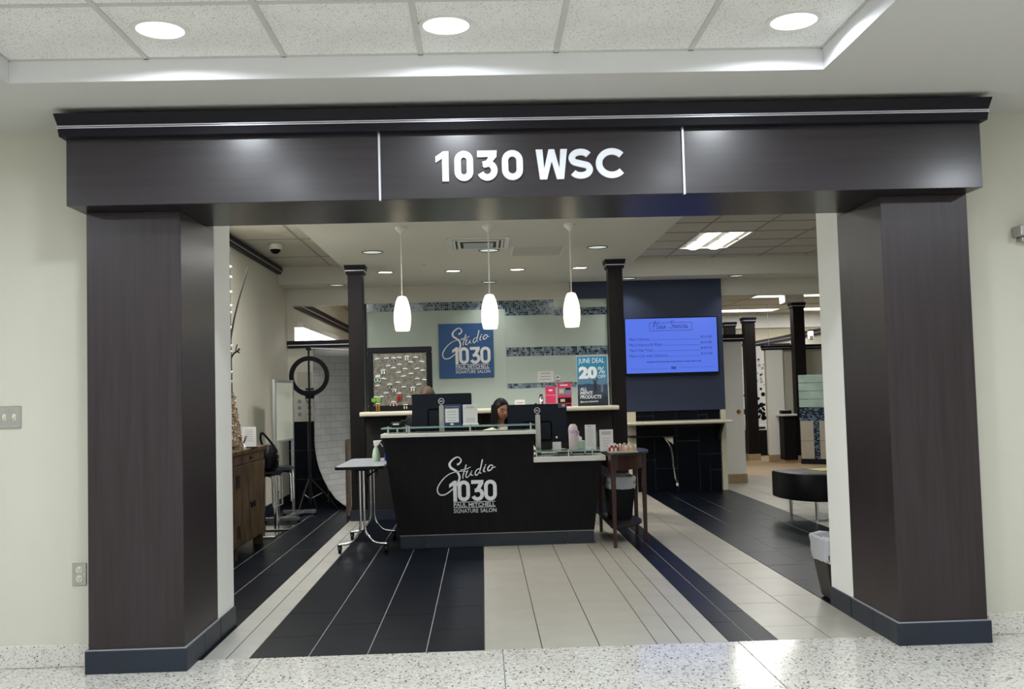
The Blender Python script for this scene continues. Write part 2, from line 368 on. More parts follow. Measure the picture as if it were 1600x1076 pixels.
def ribbon(mb, pts, w, y, depth, n=6):
    """flat lettering stroke in the XZ plane; w = width or list of widths"""
    P = spline(pts, n); m = len(P); lo = []; hi = []
    ws = [w]*len(pts) if not isinstance(w, (list, tuple)) else w
    for i, (a, b) in enumerate(P):
        q = P[max(i-1, 0)]; r = P[min(i+1, m-1)]; dx, dz = r[0]-q[0], r[1]-q[1]; l = math.hypot(dx, dz) or 1
        t = i/(m-1)*(len(pts)-1); k = min(int(t), len(pts)-2); ww = (ws[k]*(1-t+k)+ws[k+1]*(t-k))/2
        nx, nz = -dz/l*ww, dx/l*ww
        lo.append((a-nx, b-nz)); hi.append((a+nx, b+nz))
    rr = [[(lo[i][0], y, lo[i][1]), (hi[i][0], y, hi[i][1]), (hi[i][0], y-depth, hi[i][1]), (lo[i][0], y-depth, lo[i][1])] for i in range(m)]
    mb.rings(rr); return mb

# ================================================================== SETTING
def tiles(parent, name, xs, ys, z, th, mat, gap=.003, bev=.0012, skip=None, gx=None):
    """rectangular slabs between the lines xs, ys; alike sizes share one mesh"""
    og = org_of(parent); cache = {}
    for i in range(len(xs)-1):
        yy = ys(i) if callable(ys) else ys
        for j in range(len(yy)-1):
            gq = (gx or gap)/2; x0, x1, y0, y1 = xs[i]+gq, xs[i+1]-gq, yy[j]+gap/2, yy[j+1]-gap/2
            if skip and skip((x0+x1)/2, (y0+y1)/2): continue
            k = (round(x1-x0, 4), round(y1-y0, 4))
            if k not in cache:
                cache[k] = MB().box(-k[0]/2, k[0]/2, -k[1]/2, k[1]/2, -th, 0).mesh(name, (0, 0, 0), bev); cache[k].materials.append(mat)
            o = bpy.data.objects.new(name, cache[k]); COL.objects.link(o); o.parent = parent
            o.location = ((x0+x1)/2-og[0], (y0+y1)/2-og[1], z-og[2]+random.uniform(-.0004, .0004))
XL, XR = -1.533, 2.118            # opening between the jambs
YT = .198                         # terrazzo meets tile
# terrazzo floor of the hall
fl = struct(B('floor', -4.6, 5.2, -9.2, YT, -.05, -.006, mt['grout_l']))
sx = [-4.6, -3.689, -2.437, -1.185, .072, 1.327, 2.565, 3.8, 5.2]
tiles(fl, 'terrazzo_slab', sx, [-9.2, -6.8, -3.4, YT], 0, .03, mt['terrazzo'], .005, .0008)
# tile floor of the salon
fs = struct(B('floor', -2.7, 9.6, YT, 21.2, -.05, -.0025, mt['grout']))
def cols(x0, x1, n): return [x0+(x1-x0)*k/n for k in range(n+1)]
BANDS = [(cols(-2.58, -1.503, 4), 'slate'), (cols(-1.503, -1.258, 2), 'light'), (cols(-1.258, -.024, 4), 'slate'),
         (cols(-.024, .895, 3), 'beige'), (cols(.895, 1.279, 3), 'beige'), (cols(1.279, 1.542, 2), 'slate'),
         (cols(1.542, 2.111, 2), 'beige'), (cols(2.111, 3.262, 4), 'slate'), (cols(3.262, 4.49, 4), 'beige')]
OFF = [.08, .39, .21, .52, .30, .12, .45, .26, .0, .35]
kk = 0; far = MB(); farmats = [mt['slate'], mt['beige'], mt['light'], mt['tan']]
def behind_desk(x, y): return (-.7 < x < .95 and y > 4.2) or y > 7.1 and x < 3.2
for xs, m in BANDS:
    if m == 'slate': B('joint_bed', xs[0]+.004, xs[-1]-.004, YT+.002, 8.12, -.006, -.0016, mt['grout_l'], fs)
    for i in range(len(xs)-1):
        o_ = OFF[kk % 10]; kk += 1
        yy = [YT]; y = YT+.45+(o_ % .305)-.3*(kk % 2)*.5
        while y < 8.1-.2: yy.append(y); y += .61
        yy.append(8.12)
        tiles(fs, 'floor_tile', xs[i:i+2], yy, 0, .012, mt[m], (.0055 if m != 'slate' else .003), .0008, skip=behind_desk, gx=.006)
        for j in range(len(yy)-1):
            if behind_desk((xs[i]+xs[i+1])/2, (yy[j]+yy[j+1])/2):
                far.cur = {'slate': 0, 'beige': 1, 'light': 2}[m]; far.box(xs[i]+.002, xs[i+1]-.002, yy[j]+.002, yy[j+1]-.002, -.012, 0)
    y = 8.12
    far.cur = {'slate': 0, 'beige': 1, 'light': 2}[m]
    for i in range(len(xs)-1):
        for j in range(4):
            far.cur = {'slate': 0, 'beige': 1, 'light': 2}[m] if xs[i] < 3 else (1 if j < 3 else 3)
            far.box(xs[i]+.002, xs[i+1]-.002, 8.12+.61*j+.002, 8.12+.61*(j+1)-.002, -.012, 0)
for i in range(16):
    for j in range(13):
        far.cur = 1; far.box(4.49+.307*i+.002, 4.49+.307*(i+1)-.002, YT+.795*j+.002, YT+.795*(j+1)-.002, -.012, 0)
for i in range(20):
    for j in range(17):
        far.cur = 3; far.box(-2.58+.6*i+.002, -2.58+.6*(i+1)-.002, 10.56+.61*j+.002, 10.56+.61*(j+1)-.002, -.012, 0)
tag(obj('far_floor_tiles', far, farmats, fs), kind='stuff')

# hall walls
wl = struct(B('wall_front_left', -4.6, -2.012, .16, .99, 0, 2.95, mt['wall']))
wr = struct(B('wall_front_right', 2.581, 5.2, .16, .99, 0, 2.95, mt['wall']))
struct(B('wall_hall_left', -4.72, -4.6, -9.2, .99, 0, 3.0, mt['wall']))
struct(B('wall_hall_right', 5.2, 5.32, -9.2, .99, 0, 3.0, mt['wall']))
struct(B('wall_hall_rear', -4.72, 5.32, -9.32, -9.2, 0, 3.0, mt['wall']))
struct(B('wall_over_opening', -2.012, 2.581, .476, .99, 2.5, 2.95, mt['jamb']))
struct(B('wall_over_header', -2.012, 2.581, .16, .476, 2.68, 2.95, mt['wall']))
def baseboard(name, x0, x1, y0, y1, mat, z1=.115):
    return struct(B(name, x0, x1, y0, y1, 0, z1, mat, None, .004))
b = baseboard('baseboard_left', -4.6, -2.03, .148, .165, mt['terrazzo_b'])
b = baseboard('baseboard_right', 2.60, 5.2, .148, .165, mt['terrazzo_b'])
# jambs
for nm, x0, x1, xi in (('wall_jamb_left', -2.012, XL, XL), ('wall_jamb_right', XR, 2.581, XR)):
    j = struct(B(nm, x0, x1, .632, .99, 0, 2.6, mt['jamb']))
    s = 1 if xi < 0 else -1
    B('base_tile', min(xi, xi+.013*s), max(xi, xi+.013*s), .645, .985, 0, .115, mt['slate2'], j, .002)
# hall ceiling: soffit ring round the tray, tray sides, tiles
TX0, TX1, TY0, TY1 = -2.105, 1.6185, -3.746, -.64
cm = MB()
for a in ((-4.6, 5.2, TY1, .2), (-4.6, 5.2, -9.2, TY0), (-4.6, TX0, TY0, TY1), (TX1, 5.2, TY0, TY1)): cm.box(*a, HALL_Z, HALL_Z+.09)
hc = struct(obj('ceiling', cm, mt['soffit']))
for a in ((TX0, TX1, TY1-.004, TY1-.0005), (TX0, TX1, TY0+.0005, TY0+.004), (TX1-.004, TX1-.0005, TY0+.005, TY1-.005), (TX0+.0005, TX0+.004, TY0+.005, TY1-.005)): B('tray_side', *a, HALL_Z+.0005, TRAY_Z+.028, mt['tray'], hc)
txs = [TX0+.6206*i for i in range(7)]; tys = [TY1-.6212*i for i in range(6)][::-1]
tiles(hc, 'ceiling_tile', txs, tys, TRAY_Z+.0175, .012, mt['acoustic'], .012, .003)
for x in txs[1:-1]: B('grid_bar', x-.012, x+.012, TY0, TY1, TRAY_Z-.001, TRAY_Z+.006, mt['grid'], hc)
for y in tys[1:-1]: B('grid_bar', TX0, TX1, y-.012, y+.012, TRAY_Z, TRAY_Z+.007, mt['grid'], hc)
B('grid_bar', TX0, TX1, TY1-.014, TY1, TRAY_Z-.001, TRAY_Z+.006, mt['grid'], hc); B('grid_bar', TX1-.014, TX1, TY0, TY1, TRAY_Z-.001, TRAY_Z+.006, mt['grid'], hc); B('grid_bar', TX0, TX0+.014, TY0, TY1, TRAY_Z-.001, TRAY_Z+.006, mt['grid'], hc)
B('backing', TX0, TX1, TY0, TY1, TRAY_Z+.03, TRAY_Z+.05, mt['black'], hc)

# salon shell
w_left = struct(B('wall_left', -2.7, -2.58, .99, 21.2, 0, 3.2, mt['wall_in']))
struct(B('wall_right', 9.5, 9.62, .99, 21.2, 0, 3.2, mt['wall_in']))
struct(B('wall_far', -2.7, 9.62, 21.2, 21.32, 0, 3.2, mt['wall_in']))
sm = MB()
sm.box(-1.55, 1.76, .99, 7.62, SOF_Z, TILE_Z+.06); sm.box(-2.58, 9.5, 7.6, 8.12, SOF_Z, TILE_Z+.06)
sof = struct(obj('ceiling_soffit', sm, mt['soffit_in']))
struct(B('wall_bulkhead', -2.58, 9.5, 8.12, 8.30, 2.606, TILE_Z+.06, mt['soffit_in']))
lc = struct(B('ceiling_left', -2.58, -1.55, .99, 7.6, TILE_Z+.02, TILE_Z+.06, mt['grid']))
ly = [.99, 1.76, 2.98, 4.2, 5.42, 6.75, 7.6]
tiles(lc, 'ceiling_tile', [-2.58, -1.91, -1.55], ly, TILE_Z+.014, .012, mt['acoustic2'], .014, .003, skip=lambda x, y: x < -1.92 and 3.0 < y < 4.1)
for y in ly[1:-1]: B('grid_bar', -2.58, -1.55, y-.01, y+.01, TILE_Z-.003, TILE_Z+.006, mt['grid_d'], lc)
B('grid_bar', -1.92, -1.90, .99, 7.6, TILE_Z-.002, TILE_Z+.007, mt['grid_d'], lc)
rc = struct(B('ceiling_right', 1.76, 9.5, .99, 7.6, TILE_Z+.02, TILE_Z+.06, mt['grid']))
rx = [1.76]+[2.414+.6085*i for i in range(7)]; ry = [.99]+[1.28+.61*i for i in range(11)]+[7.6]
infix = lambda x, y: (FIX[0] < x < FIX[1] and 5.5 < y < 6.8) or (3.62 < x < 4.25 and 2.4 < y < 3.75)
tiles(rc, 'ceiling_tile', rx, ry, TILE_Z+.014, .012, mt['acoustic2'], .014, .003, skip=infix)
for x in rx[1:]: B('grid_bar', x-.01, x+.01, .99, 7.6, TILE_Z-.002, TILE_Z+.006, mt['grid_d'], rc)
for y in ry[1:-1]: B('grid_bar', 1.76, rx[-1], y-.01, y+.01, TILE_Z-.003, TILE_Z+.007, mt['grid_d'], rc)
fc = struct(B('ceiling_far', -2.58, 9.5, 8.3, 21.2, TILE_Z, TILE_Z+.06, mt['acoustic2']))
for i in range(9): B('grid_bar', -1+1.22*i-.012, -1+1.22*i+.012, 8.3, 21.2, TILE_Z-.004, TILE_Z, mt['grid_d'], fc)
for i in range(10): B('grid_bar', -2.58, 9.5, 9+1.22*i-.012, 9+1.22*i+.012, TILE_Z-.005, TILE_Z, mt['grid_d'], fc)
struct(B('ceiling_far_drop', 3.3, 9.5, 17.4, 17.9, 2.72, TILE_Z, mt['soffit']))

def rail(name, pts, z0, z1, th, parent=None, mat='cornice'):
    """dark two-step rail with a bright metal line, between two floor points"""
    (xa, ya), (xb, yb) = pts; d = Vector((xb-xa, yb-ya, 0)); L = d.length; a = math.atan2(d.y, d.x); c = Vector(((xa+xb)/2, (ya+yb)/2, 0)); h = z1-z0
    r = obj(name, MB().obox((c.x, c.y, z0+h*.72), (L, th+.04, h*.56), a).obox((c.x, c.y, z0+h*.17), (L-.02, th+.012, h*.34), a), mt[mat], parent, .003)
    obj('metal_line', MB().obox((c.x, c.y, z0+h*.39), (L-.01, th+.03, h*.1), a), mt['strip'], r)
    return r
t = struct(rail('trim_1', ((-2.56, .99), (-2.56, 7.55)), 2.955, 3.04, .05))
t = struct(rail('trim_2', ((-2.56, 8.32), (-2.56, 16)), 2.62, 2.745, .05))
t = struct(B('baseboard_salon_left', -2.58, -2.565, .99, 8.1, 0, .115, mt['slate2'], None, .002))

# partition to the left of the mosaic wall, with its rail, the opening above and the pilaster
pl = struct(B('wall_partition', -2.58, -1.56, 8.12, 8.22, 0, 2.04, mt['wall_in']))
rail('top_rail', ((-2.575, 8.15), (-1.565, 8.15)), 2.037, 2.132, .13, pl)
tiles_m = []
for i in range(4):
    for z0, z1 in ((0, .30), (.304, .68), (.684, 1.062)):
        B('wall_tile', -2.578+.2545*i, -2.578+.2545*(i+1)-.004, 8.108, 8.12, z0, z1, mt['slate'], pl, .0015)
struct(B('wall_pilaster', -2.58, -2.508, 8.12, 8.26, 2.132, 2.606, mt['wall_in']))
# mosaic wall behind the reception
wb = struct(B('wall_back', -1.53, 1.70, 8.135, 8.25, 0, 2.606, mt['green']))
B('end_trim', -1.56, -1.526, 8.10, 8.25, 0, 2.606, mt['darkpanel'], wb); B('end_trim', 1.70, 1.722, 8.10, 8.25, 0, 2.606, mt['darkpanel'], wb)
def green(x0, x1, z0, z1): B('green_panel', x0, x1, 8.12, 8.136, z0, z1, mt['green'], wb, .001)
green(-1.526, .33, 0, 2.492); green(.33, .982, 1.973, 2.402); green(.982, 1.70, 1.97, 2.387); green(.982, 1.70, 2.492, 2.606)
green(.33, 1.70, 1.490, 1.853); green(.33, 1.70, 0, 1.424)
def mosaic(x0, x1, z0, z1, pitch=.0262):
    mb = MB(); nx = round((x1-x0)/pitch); nz = max(1, round((z1-z0)/pitch)); px = (x1-x0)/nx; pz = (z1-z0)/nz
    for i in range(nx):
        for j in range(nz):
            mb.cur = random.choices(range(6), (18, 20, 24, 22, 18, 8))[0]
            a, c = x0+px*i, z0+pz*j; mb.box(a+.0018, a+px-.0018, 8.124, 8.1345, c+.0018, c+pz-.0018)
    tag(obj('mosaic_tiles', mb, MOS, wb), kind='stuff')
mosaic(-1.526, .33, 2.494, 2.606); mosaic(.33, .98, 2.404, 2.606); mosaic(.982, 1.70, 2.389, 2.490)
mosaic(.315, 1.70, 1.855, 1.971); mosaic(.345, 1.70, 1.426, 1.488)
# blue wall
wbl = struct(B('wall_blue', 1.722, 3.245, 8.06, 8.24, 1.072, SOF_Z, mt['blue']))
B('blue_return', 1.209, 1.722, 8.062, 8.12, 2.606, SOF_Z, mt['blue'], wbl)
wn = struct(B('wall_niche', 1.86, 3.25, 8.12, 8.24, 0, 1.072, mt['jamb']))
B('niche_frame', 1.86, 2.035, 8.06, 8.12, 0, 1.07, mt['ivory'], wn, .002); B('niche_frame', 3.178, 3.245, 8.06, 8.12, 0, 1.07, mt['ivory'], wn, .002)
for x0, x1, z0, z1 in ((2.04, 2.28, .945, 1.005), (2.04, 2.28, 1.009, 1.07), (2.284, 2.58, .945, 1.07), (2.584, 2.88, .945, 1.07), (2.884, 3.00, .945, 1.005), (2.884, 3.00, 1.009, 1.07), (3.004, 3.174, .945, 1.07),
                       (2.04, 2.28, 0, .42), (2.04, 2.28, .424, .9), (2.284, 2.58, 0, .30), (2.284, 2.58, .304, .9), (2.584, 2.88, 0, .66), (2.584, 2.88, .664, .9), (2.884, 3.02, 0, .48), (3.024, 3.174, 0, .27), (3.024, 3.174, .274, .48), (2.884, 3.174, .484, .9)):
    B('wall_tile', x0, x1, 8.105, 8.121, z0, z1, mt['slate'], wn, .002)
# half wall carrying the ivory ledge, between the two thin columns
wh = struct(B('wall_half', -1.30, 1.44, 5.93, 6.05, 0, 1.146, mt['darkpanel']))
B('panel', -1.30, .0, 5.918, 5.93, .12, 1.14, mt['darkpanel'], wh, .002); B('panel', .006, 1.44, 5.918, 5.93, .12, 1.14, mt['darkpanel'], wh, .002)
for i in range(5): B('base_tile', -1.30+.549*i, -1.30+.549*(i+1)-.004, 5.912, 5.925, 0, .115, mt['slate2'], wh, .002)
lg = [(5.66+.025*(1-math.cos(a)), 1.172+.025*math.sin(a)) for a in [PI/2*k/3-PI/2 for k in range(7)][::-1]]
cap = MB().prism([(5.655, 1.150), (5.648, 1.162), (5.648, 1.184), (5.655, 1.196), (6.06, 1.196), (6.06, 1.148), (5.66, 1.148)], -1.335, 1.485, 'x')
obj('ledge_cap', cap, mt['ivory'], wh, .014, segs=3)

# ---------------- far room seen past the blue wall
pa = struct(B('wall_pier', 3.475, 3.742, 9.0, 10.4, .125, 2.02, mt['jamb']))
B('base_tile', 3.462, 3.755, 8.985, 10.4, 0, .125, mt['tan'], pa, .003); rail('top_rail', ((3.43, 9.7), (3.775, 9.7)), 2.02, 2.123, 1.45, pa)
obj('round_knob', MB().lathe([(.0, -.035), (.022, -.035), (.028, -.02), (.02, -.008), (.032, 0), (.0, 0)], (3.664, 9.0, 1.011), 14, 'y'), mt['gold'], pa, 0, True)
pb = struct(B('wall_divider', 5.19, 6.9, 12.80, 12.92, .13, 2.03, mt['wall']))
B('end_post', 5.18, 5.48, 12.74, 12.80, .13, 2.03, mt['jamb'], pb); B('base_tile', 5.17, 5.49, 12.72, 12.80, 0, .13, mt['tan'], pb, .003)
B('base_tile', 5.49, 6.9, 12.78, 12.80, 0, .13, mt['tan'], pb, .003); rail('top_rail', ((5.14, 12.83), (6.9, 12.83)), 2.03, 2.115, .2, pb)
bw = struct(B('wall_end', 3.9, 6.95, 17.0, 17.1, 0, 2.2, mt['wall'])); rail('top_rail', ((3.9, 17.0), (6.95, 17.0)), 2.2, 2.33, .15, bw)
# long side partition far right, its rail runs away from us
sw = struct(B('wall_side_far', 6.97, 7.07, 13.4, 21.2, 0, 2.52, mt['wall_in']))
rail('wall_rail', ((6.96, 13.4), (6.96, 21.2)), 2.41, 2.53, .06, sw)
# teal glass partition with mosaic and beige tile below, in front of the right far column
def teal_wall(name, p1, p2, zt=1.555):
    d = Vector((p2[0]-p1[0], p2[1]-p1[1], 0)); a = math.atan2(d.y, d.x); L = d.length; n = Vector((math.sin(a), -math.cos(a), 0))
    def at(s0, s1, z0, z1, off, th):
        c = Vector((p1[0], p1[1], 0))+d.normalized()*(s0+s1)/2+n*off
        return (c.x, c.y, (z0+z1)/2), (s1-s0, th, z1-z0)
    r = struct(obj(name, MB().obox(*at(0, L, .08, .97, 0, .1), a), mt['darkpanel']))
    obj('base_strip', MB().obox(*at(0, L, 0, .085, .01, .09), a), mt['cornice'], r)
    mb = MB()
    for i in range(int(L/.024)):
        for j in range(9):
            mb.cur = random.choice((0, 1, 4, 5, 0)); mb.obox(*at(i*.024+.001, i*.024+.023, .755+j*.0236, .777+j*.0236, .052, .012), a)
    for j in range(28):
        for i in range(4):
            mb.cur = random.choice((0, 1, 4, 5, 0)); mb.obox(*at(.25+i*.024, .25+i*.024+.022, .09+j*.0236, .112+j*.0236, .052, .012), a)
    tag(obj('mosaic_tiles', mb, MOS, r), kind='stuff')
    for s0, s1 in ((0.01, .246), (.35, L)):
        for z0, z1 in ((.09, .40), (.405, .75)): obj('wall_tile', MB().obox(*at(s0, s1, z0, z1, .05, .012), a), mt['beige'], r, .002)
    for k in range(4):
        h = (zt-.985)/4; obj('glass_strip', MB().obox(*at(0.0, L, .985+h*k, .985+h*(k+1)-.006, 0.02, .05), a), mt['teal'], r, .004)
    return r
teal_wall('wall_teal_right', (5.575, 12.15), (6.55, 11.35))
teal_wall('wall_teal_left', (4.62, 14.1), (5.0, 13.85), 1.47)

# ================================================================== PORTAL
def portal_column(x0, x1, inner, label):
    t = thing('portal_column', ((x0+x1)/2, .3, 0), label, 'column', 'portal columns')
    obj('shaft', MB().box(x0, x1, 0, .632, .118, 2.336), mt['wood_v'], t, .0025)
    s = 1 if inner == x1 else -1
    B('base_tile', x0-.014, x1+.014, -.014, 0, 0, .114, mt['slate2'], t, .0025)
    a, c = (inner, inner+.014) if s > 0 else (inner-.014, inner)
    B('base_tile', a, c, .001, .312, 0, .114, mt['slate2'], t, .0025); B('base_tile', a, c, .316, .632, 0, .114, mt['slate2'], t, .0025)
    o = x0 if s > 0 else x1; a, c = (o-.014, o) if s > 0 else (o, o+.014)
    B('base_tile', a, c, .001, .16, 0, .114, mt['slate2'], t, .0025)
    B('base_trim', x0-.012, x1+.012, -.012, .632, .1142, .1185, mt['grout_l'], t)
portal_column(-2.012, XL, XL, 'wide dark espresso portal column on the left, beside the wall outlet')
portal_column(XR, 2.581, XR, 'wide dark espresso portal column on the right, beside the wastebasket')
ph = thing('portal_header', (.27, .1, 2.335), 'dark wood portal header carrying the white number and letters', 'sign header')
HX0, HX1 = -2.038, 2.578
B('core', HX0, HX1, -.16, .476, 2.339, 2.70, mt['darkpanel'], ph)
for a, c in ((HX0, -.490), (-.484, 1.042), (1.048, HX1)): B('fascia_panel', a, c, -.18, -.159, 2.335, 2.68, mt['wood_h'], ph, .0015)
B('end_panel', HX0, HX0+.018, -.159, .159, 2.335, 2.68, mt['wood_h'], ph, .001); B('end_panel', HX1-.018, HX1, -.159, .159, 2.335, 2.68, mt['wood_h'], ph, .001)
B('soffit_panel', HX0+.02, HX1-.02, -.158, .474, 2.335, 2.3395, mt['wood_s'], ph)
for x in (-.487, 1.045): B('metal_strip', x-.006, x+.006, -.192, -.178, 2.328, 2.674, mt['strip'], ph, .002)
def flare(z0, z1, y0, y1, ex0, ex1):
    return MB().hexa([(-2.04-ex0, y0, z0), (2.58+ex0, y0, z0), (2.58+ex0, .155, z0), (-2.04-ex0, .155, z0)], [(-2.04-ex1, y1, z1), (2.58+ex1, y1, z1), (2.58+ex1, .155, z1), (-2.04-ex1, .155, z1)])
co = obj('cornice', flare(2.668, 2.706, -.234, -.240, .012, .016), mt['cornice'], ph, .002)
obj('cornice_top', flare(2.722, 2.777, -.242, -.266, .016, .028), mt['cornice'], co, .002)
obj('metal_line', flare(2.707, 2.7125, -.243, -.243, .018, .018), mt['strip'], co); obj('metal_line', flare(2.716, 2.7215, -.243, -.243, .018, .018), mt['strip'], co)
obj('groove', flare(2.706, 2.722, -.238, -.238, .012, .012), mt['black'], co)
B('ceiling_filler', -2.0, 2.56, -.12, .155, 2.70, HALL_Z, mt['cornice'], ph)
# number and letters: each character a part
for ch, a, c in (('1', -.206, -.141), ('0', -.112, -.018), ('3', .000, .104), ('0', .126, .232), ('W', .298, .456), ('S', .463, .584), ('C', .601, .761)):
    glyph('letter', ch, a, c, 2.418, 2.570, -.180, mt['letter'], ph, .014, .0325)

# ================================================================== THIN SALON COLUMNS
def salon_column(x, y, w, ztop, capx, label, base='slate2', cut=None):
    t = thing('salon_column', (x, y+w/2, 0), label, 'column')
    B('shaft', x-w/2, x+w/2, y, y+w, .12, ztop-.09, mt['slim'], t, .003)
    B('base_tile', x-w/2-.014, x+w/2+.014, y-.014, y+w+.014, 0, .12, mt[base], t, .003)
    e = capx; p = w/2
    def fl(z0, z1, a, b):
        return MB().hexa([(x-p-a, y-a, z0), (x+p+a, y-a, z0), (x+p+a, y+w+a, z0), (x-p-a, y+w+a, z0)], [(x-p-b, y-b, z1), (x+p+b, y-b, z1), (x+p+b, y+w+b, z1), (x-p-b, y+w+b, z1)])
    c = obj('capital', fl(ztop-.055, ztop, e*.75, e), mt['cornice'], t, .002)
    obj('capital_base', fl(ztop-.10, ztop-.066, e*.45, e*.6), mt['cornice'], c, .002); obj('metal_line', fl(ztop-.066, ztop-.056, e*.66, e*.68), mt['strip'], c)
salon_column(-1.390, 5.91, .163, SOF_Z, .036, 'slim dark column left of the framed earring board')
salon_column(1.524, 5.91, .163, SOF_Z, .036, 'slim dark column right of the blue poster')
salon_column(5.03, 13.22, .20, 2.67, .03, 'slim dark column in the far room, nearer the blue wall', 'tan')
salon_column(5.715, 12.45, .20, 2.86, .03, 'slim dark column in the far room beside the teal glass partition', 'tan')
salon_column(5.12, 15.0, .21, 2.71, .03, 'reddish slim column top seen over the cream pier, far room', 'tan')
struct(B('trim_3', 5.46, 5.80, 12.38, 12.72, 2.862, TILE_Z, mt['soffit']))

# ================================================================== CEILING FIXTURES
def round_light(x, y, z, r, rim, lens, label, group=None, rimmat='fixture', name='recessed_light', glow=None):
    t = thing(name, (x, y, z), label, 'ceiling light', group)
    obj('trim_ring', MB().lathe([(r, .003), (r, -.002), (r+rim*.5, -.006), (r+rim, -.004), (r+rim, .003)], (x, y, z), 28), mt[rimmat], t, 0, True)
    obj('lens', MB().lathe([(0, -.0015), (r*.6, -.002), (r, 0), (r, .004), (0, .004)], (x, y, z), 28), mt[lens], t, 0, True)
HL = ['round lit hall ceiling light above the left half of the header', 'round lit hall ceiling light above the number on the header', 'round lit hall ceiling light by the corner of the ceiling tray']
for (x, y), l in zip(HALL_LIGHTS, HL): round_light(x, y, TRAY_Z+.004, .098, .022, 'lensH', l)
for x, y in HALL_ADDED: round_light(x, y, TRAY_Z+.004, .098, .022, 'lensH', 'round lit hall ceiling light added unseen in the tray, outside the frame', 'added tray lights outside the frame')
for x, y in HALL_FAR_ADDED: round_light(x, y, HALL_Z-.001, .15, .022, 'lensH', 'round lit ceiling light added unseen in the hall behind the viewer', 'added hall lights behind the viewer')
ST = ['left of the left pendant cord', 'between the left and middle pendants', 'between the middle and right pendants', 'just right of the right pendant cord']
for (x, y), l in zip(SPOTS, ST): round_light(x, y, SOF_Z-.001, .085, .016, 'lensW', 'small bright spotlight in the salon ceiling '+l, None, 'rim')
SB = ['by the left slim column', 'by the air vent', 'by the right slim column']
for (x, y), l in zip(BIG_DL, SB): round_light(x, y, SOF_Z-.001, .095, .014, 'lensD', 'large pale downlight in the salon ceiling '+l, None, 'rim')
SD = ['above the opening at left', 'above the mosaic wall', 'above the blue wall', 'right of the blue wall']
for (x, y), l in zip(BACK_DL, SD): round_light(x, y, SOF_Z-.001, .09, .014, 'lensD', 'flat round downlight at the back of the salon '+l, None, 'rim')
PL = ['leftmost white opal glass pendant lamp above the desk', 'middle white opal glass pendant lamp overlapping the blue sign', 'rightmost white opal glass pendant lamp, nearest the blue poster']
for (x, y), l in zip(PEND, PL):
    t = thing('pendant_lamp', (x, y, SOF_Z), l, 'pendant lamp', 'pendants above the reception desk')
    obj('canopy', MB().lathe([(0, 0), (.052, 0), (.052, -.018), (.04, -.032), (.018, -.05), (.012, -.062), (0, -.062)], (x, y, SOF_Z), 20), mt['fixture'], t, 0, True)
    obj('cord', MB().tube([(x, y, SOF_Z-.06), (x-.002, y, 2.22)], .0055, 8), mt['fixture'], t)
    obj('shade', MB().lathe([(.016, 2.224), (.034, 2.219), (.043, 2.205), (.056, 2.17), (.068, 2.12), (.0745, 2.07), (.075, 2.03), (.072, 1.98), (.066, 1.945), (.060, 1.921), (.056, 1.921), (.060, 1.96), (.06, 2.1), (.03, 2.2), (.014, 2.21)], (x-.003, y, 0), 28), mt['shade'], t, 0, True)
    obj('bulb', MB().lathe([(0, 2.0), (.02, 2.01), (.026, 2.04), (.018, 2.08), (.012, 2.12), (0, 2.12)], (x-.003, y, 0), 12), mt['lensW'], t, 0, True)
for x, y in FRONT_FILL: round_light(x, y, SOF_Z-.001, .11, .016, 'lensH', 'round lit fill downlight added in the salon ceiling, hidden behind the header', 'added fill downlights behind the header')
# air vent
t = thing('air_vent', (0, 4.49, SOF_Z), 'square white ceiling air vent behind the middle pendant', 'air vent')
def frame(mb, x0, x1, y0, y1, w, z0, z1):
    mb.box(x0, x1, y0, y0+w, z0, z1); mb.box(x0, x1, y1-w, y1, z0, z1); mb.box(x0, x0+w, y0+w, y1-w, z0, z1); mb.box(x1-w, x1, y0+w, y1-w, z0, z1); return mb
obj('frame', frame(MB(), -.31, .30, 4.14, 4.84, .055, SOF_Z-.012, SOF_Z-.001), mt['fixture'], t, .002)
for k in range(2): obj('louvre', frame(MB(), -.25+.045*k, .24-.045*k, 4.20+.045*k, 4.78-.045*k, .026, SOF_Z-.020-.004*k, SOF_Z-.013), mt['fixture'], t, .002)
B('core_plate', -.15, .14, 4.31, 4.67, SOF_Z-.030, SOF_Z-.022, mt['steel'], t, .003); B('duct', -.25, .24, 4.2, 4.78, SOF_Z-.0012, SOF_Z-.0002, mt['black'], t)
t = thing('access_panel', (.6, 5.1, SOF_Z), 'flush ceiling access panel right of the air vent', 'access panel')
obj('panel_frame', frame(MB(), .33, .88, 4.75, 5.45, .02, SOF_Z-.006, SOF_Z-.0005), mt['fixture'], t, .001); B('panel', .352, .858, 4.772, 5.428, SOF_Z-.004, SOF_Z-.0005, mt['soffit'], t)
obj('sprinkler', MB().lathe([(0, 0), (.03, 0), (.03, -.006), (.012, -.012), (0, -.03)], (-.63, 6.0, SOF_Z), 14), mt['fixture'], None, 0, True)
tag(bpy.data.objects['sprinkler'], 'small white sprinkler cap between the left spotlights', 'sprinkler')
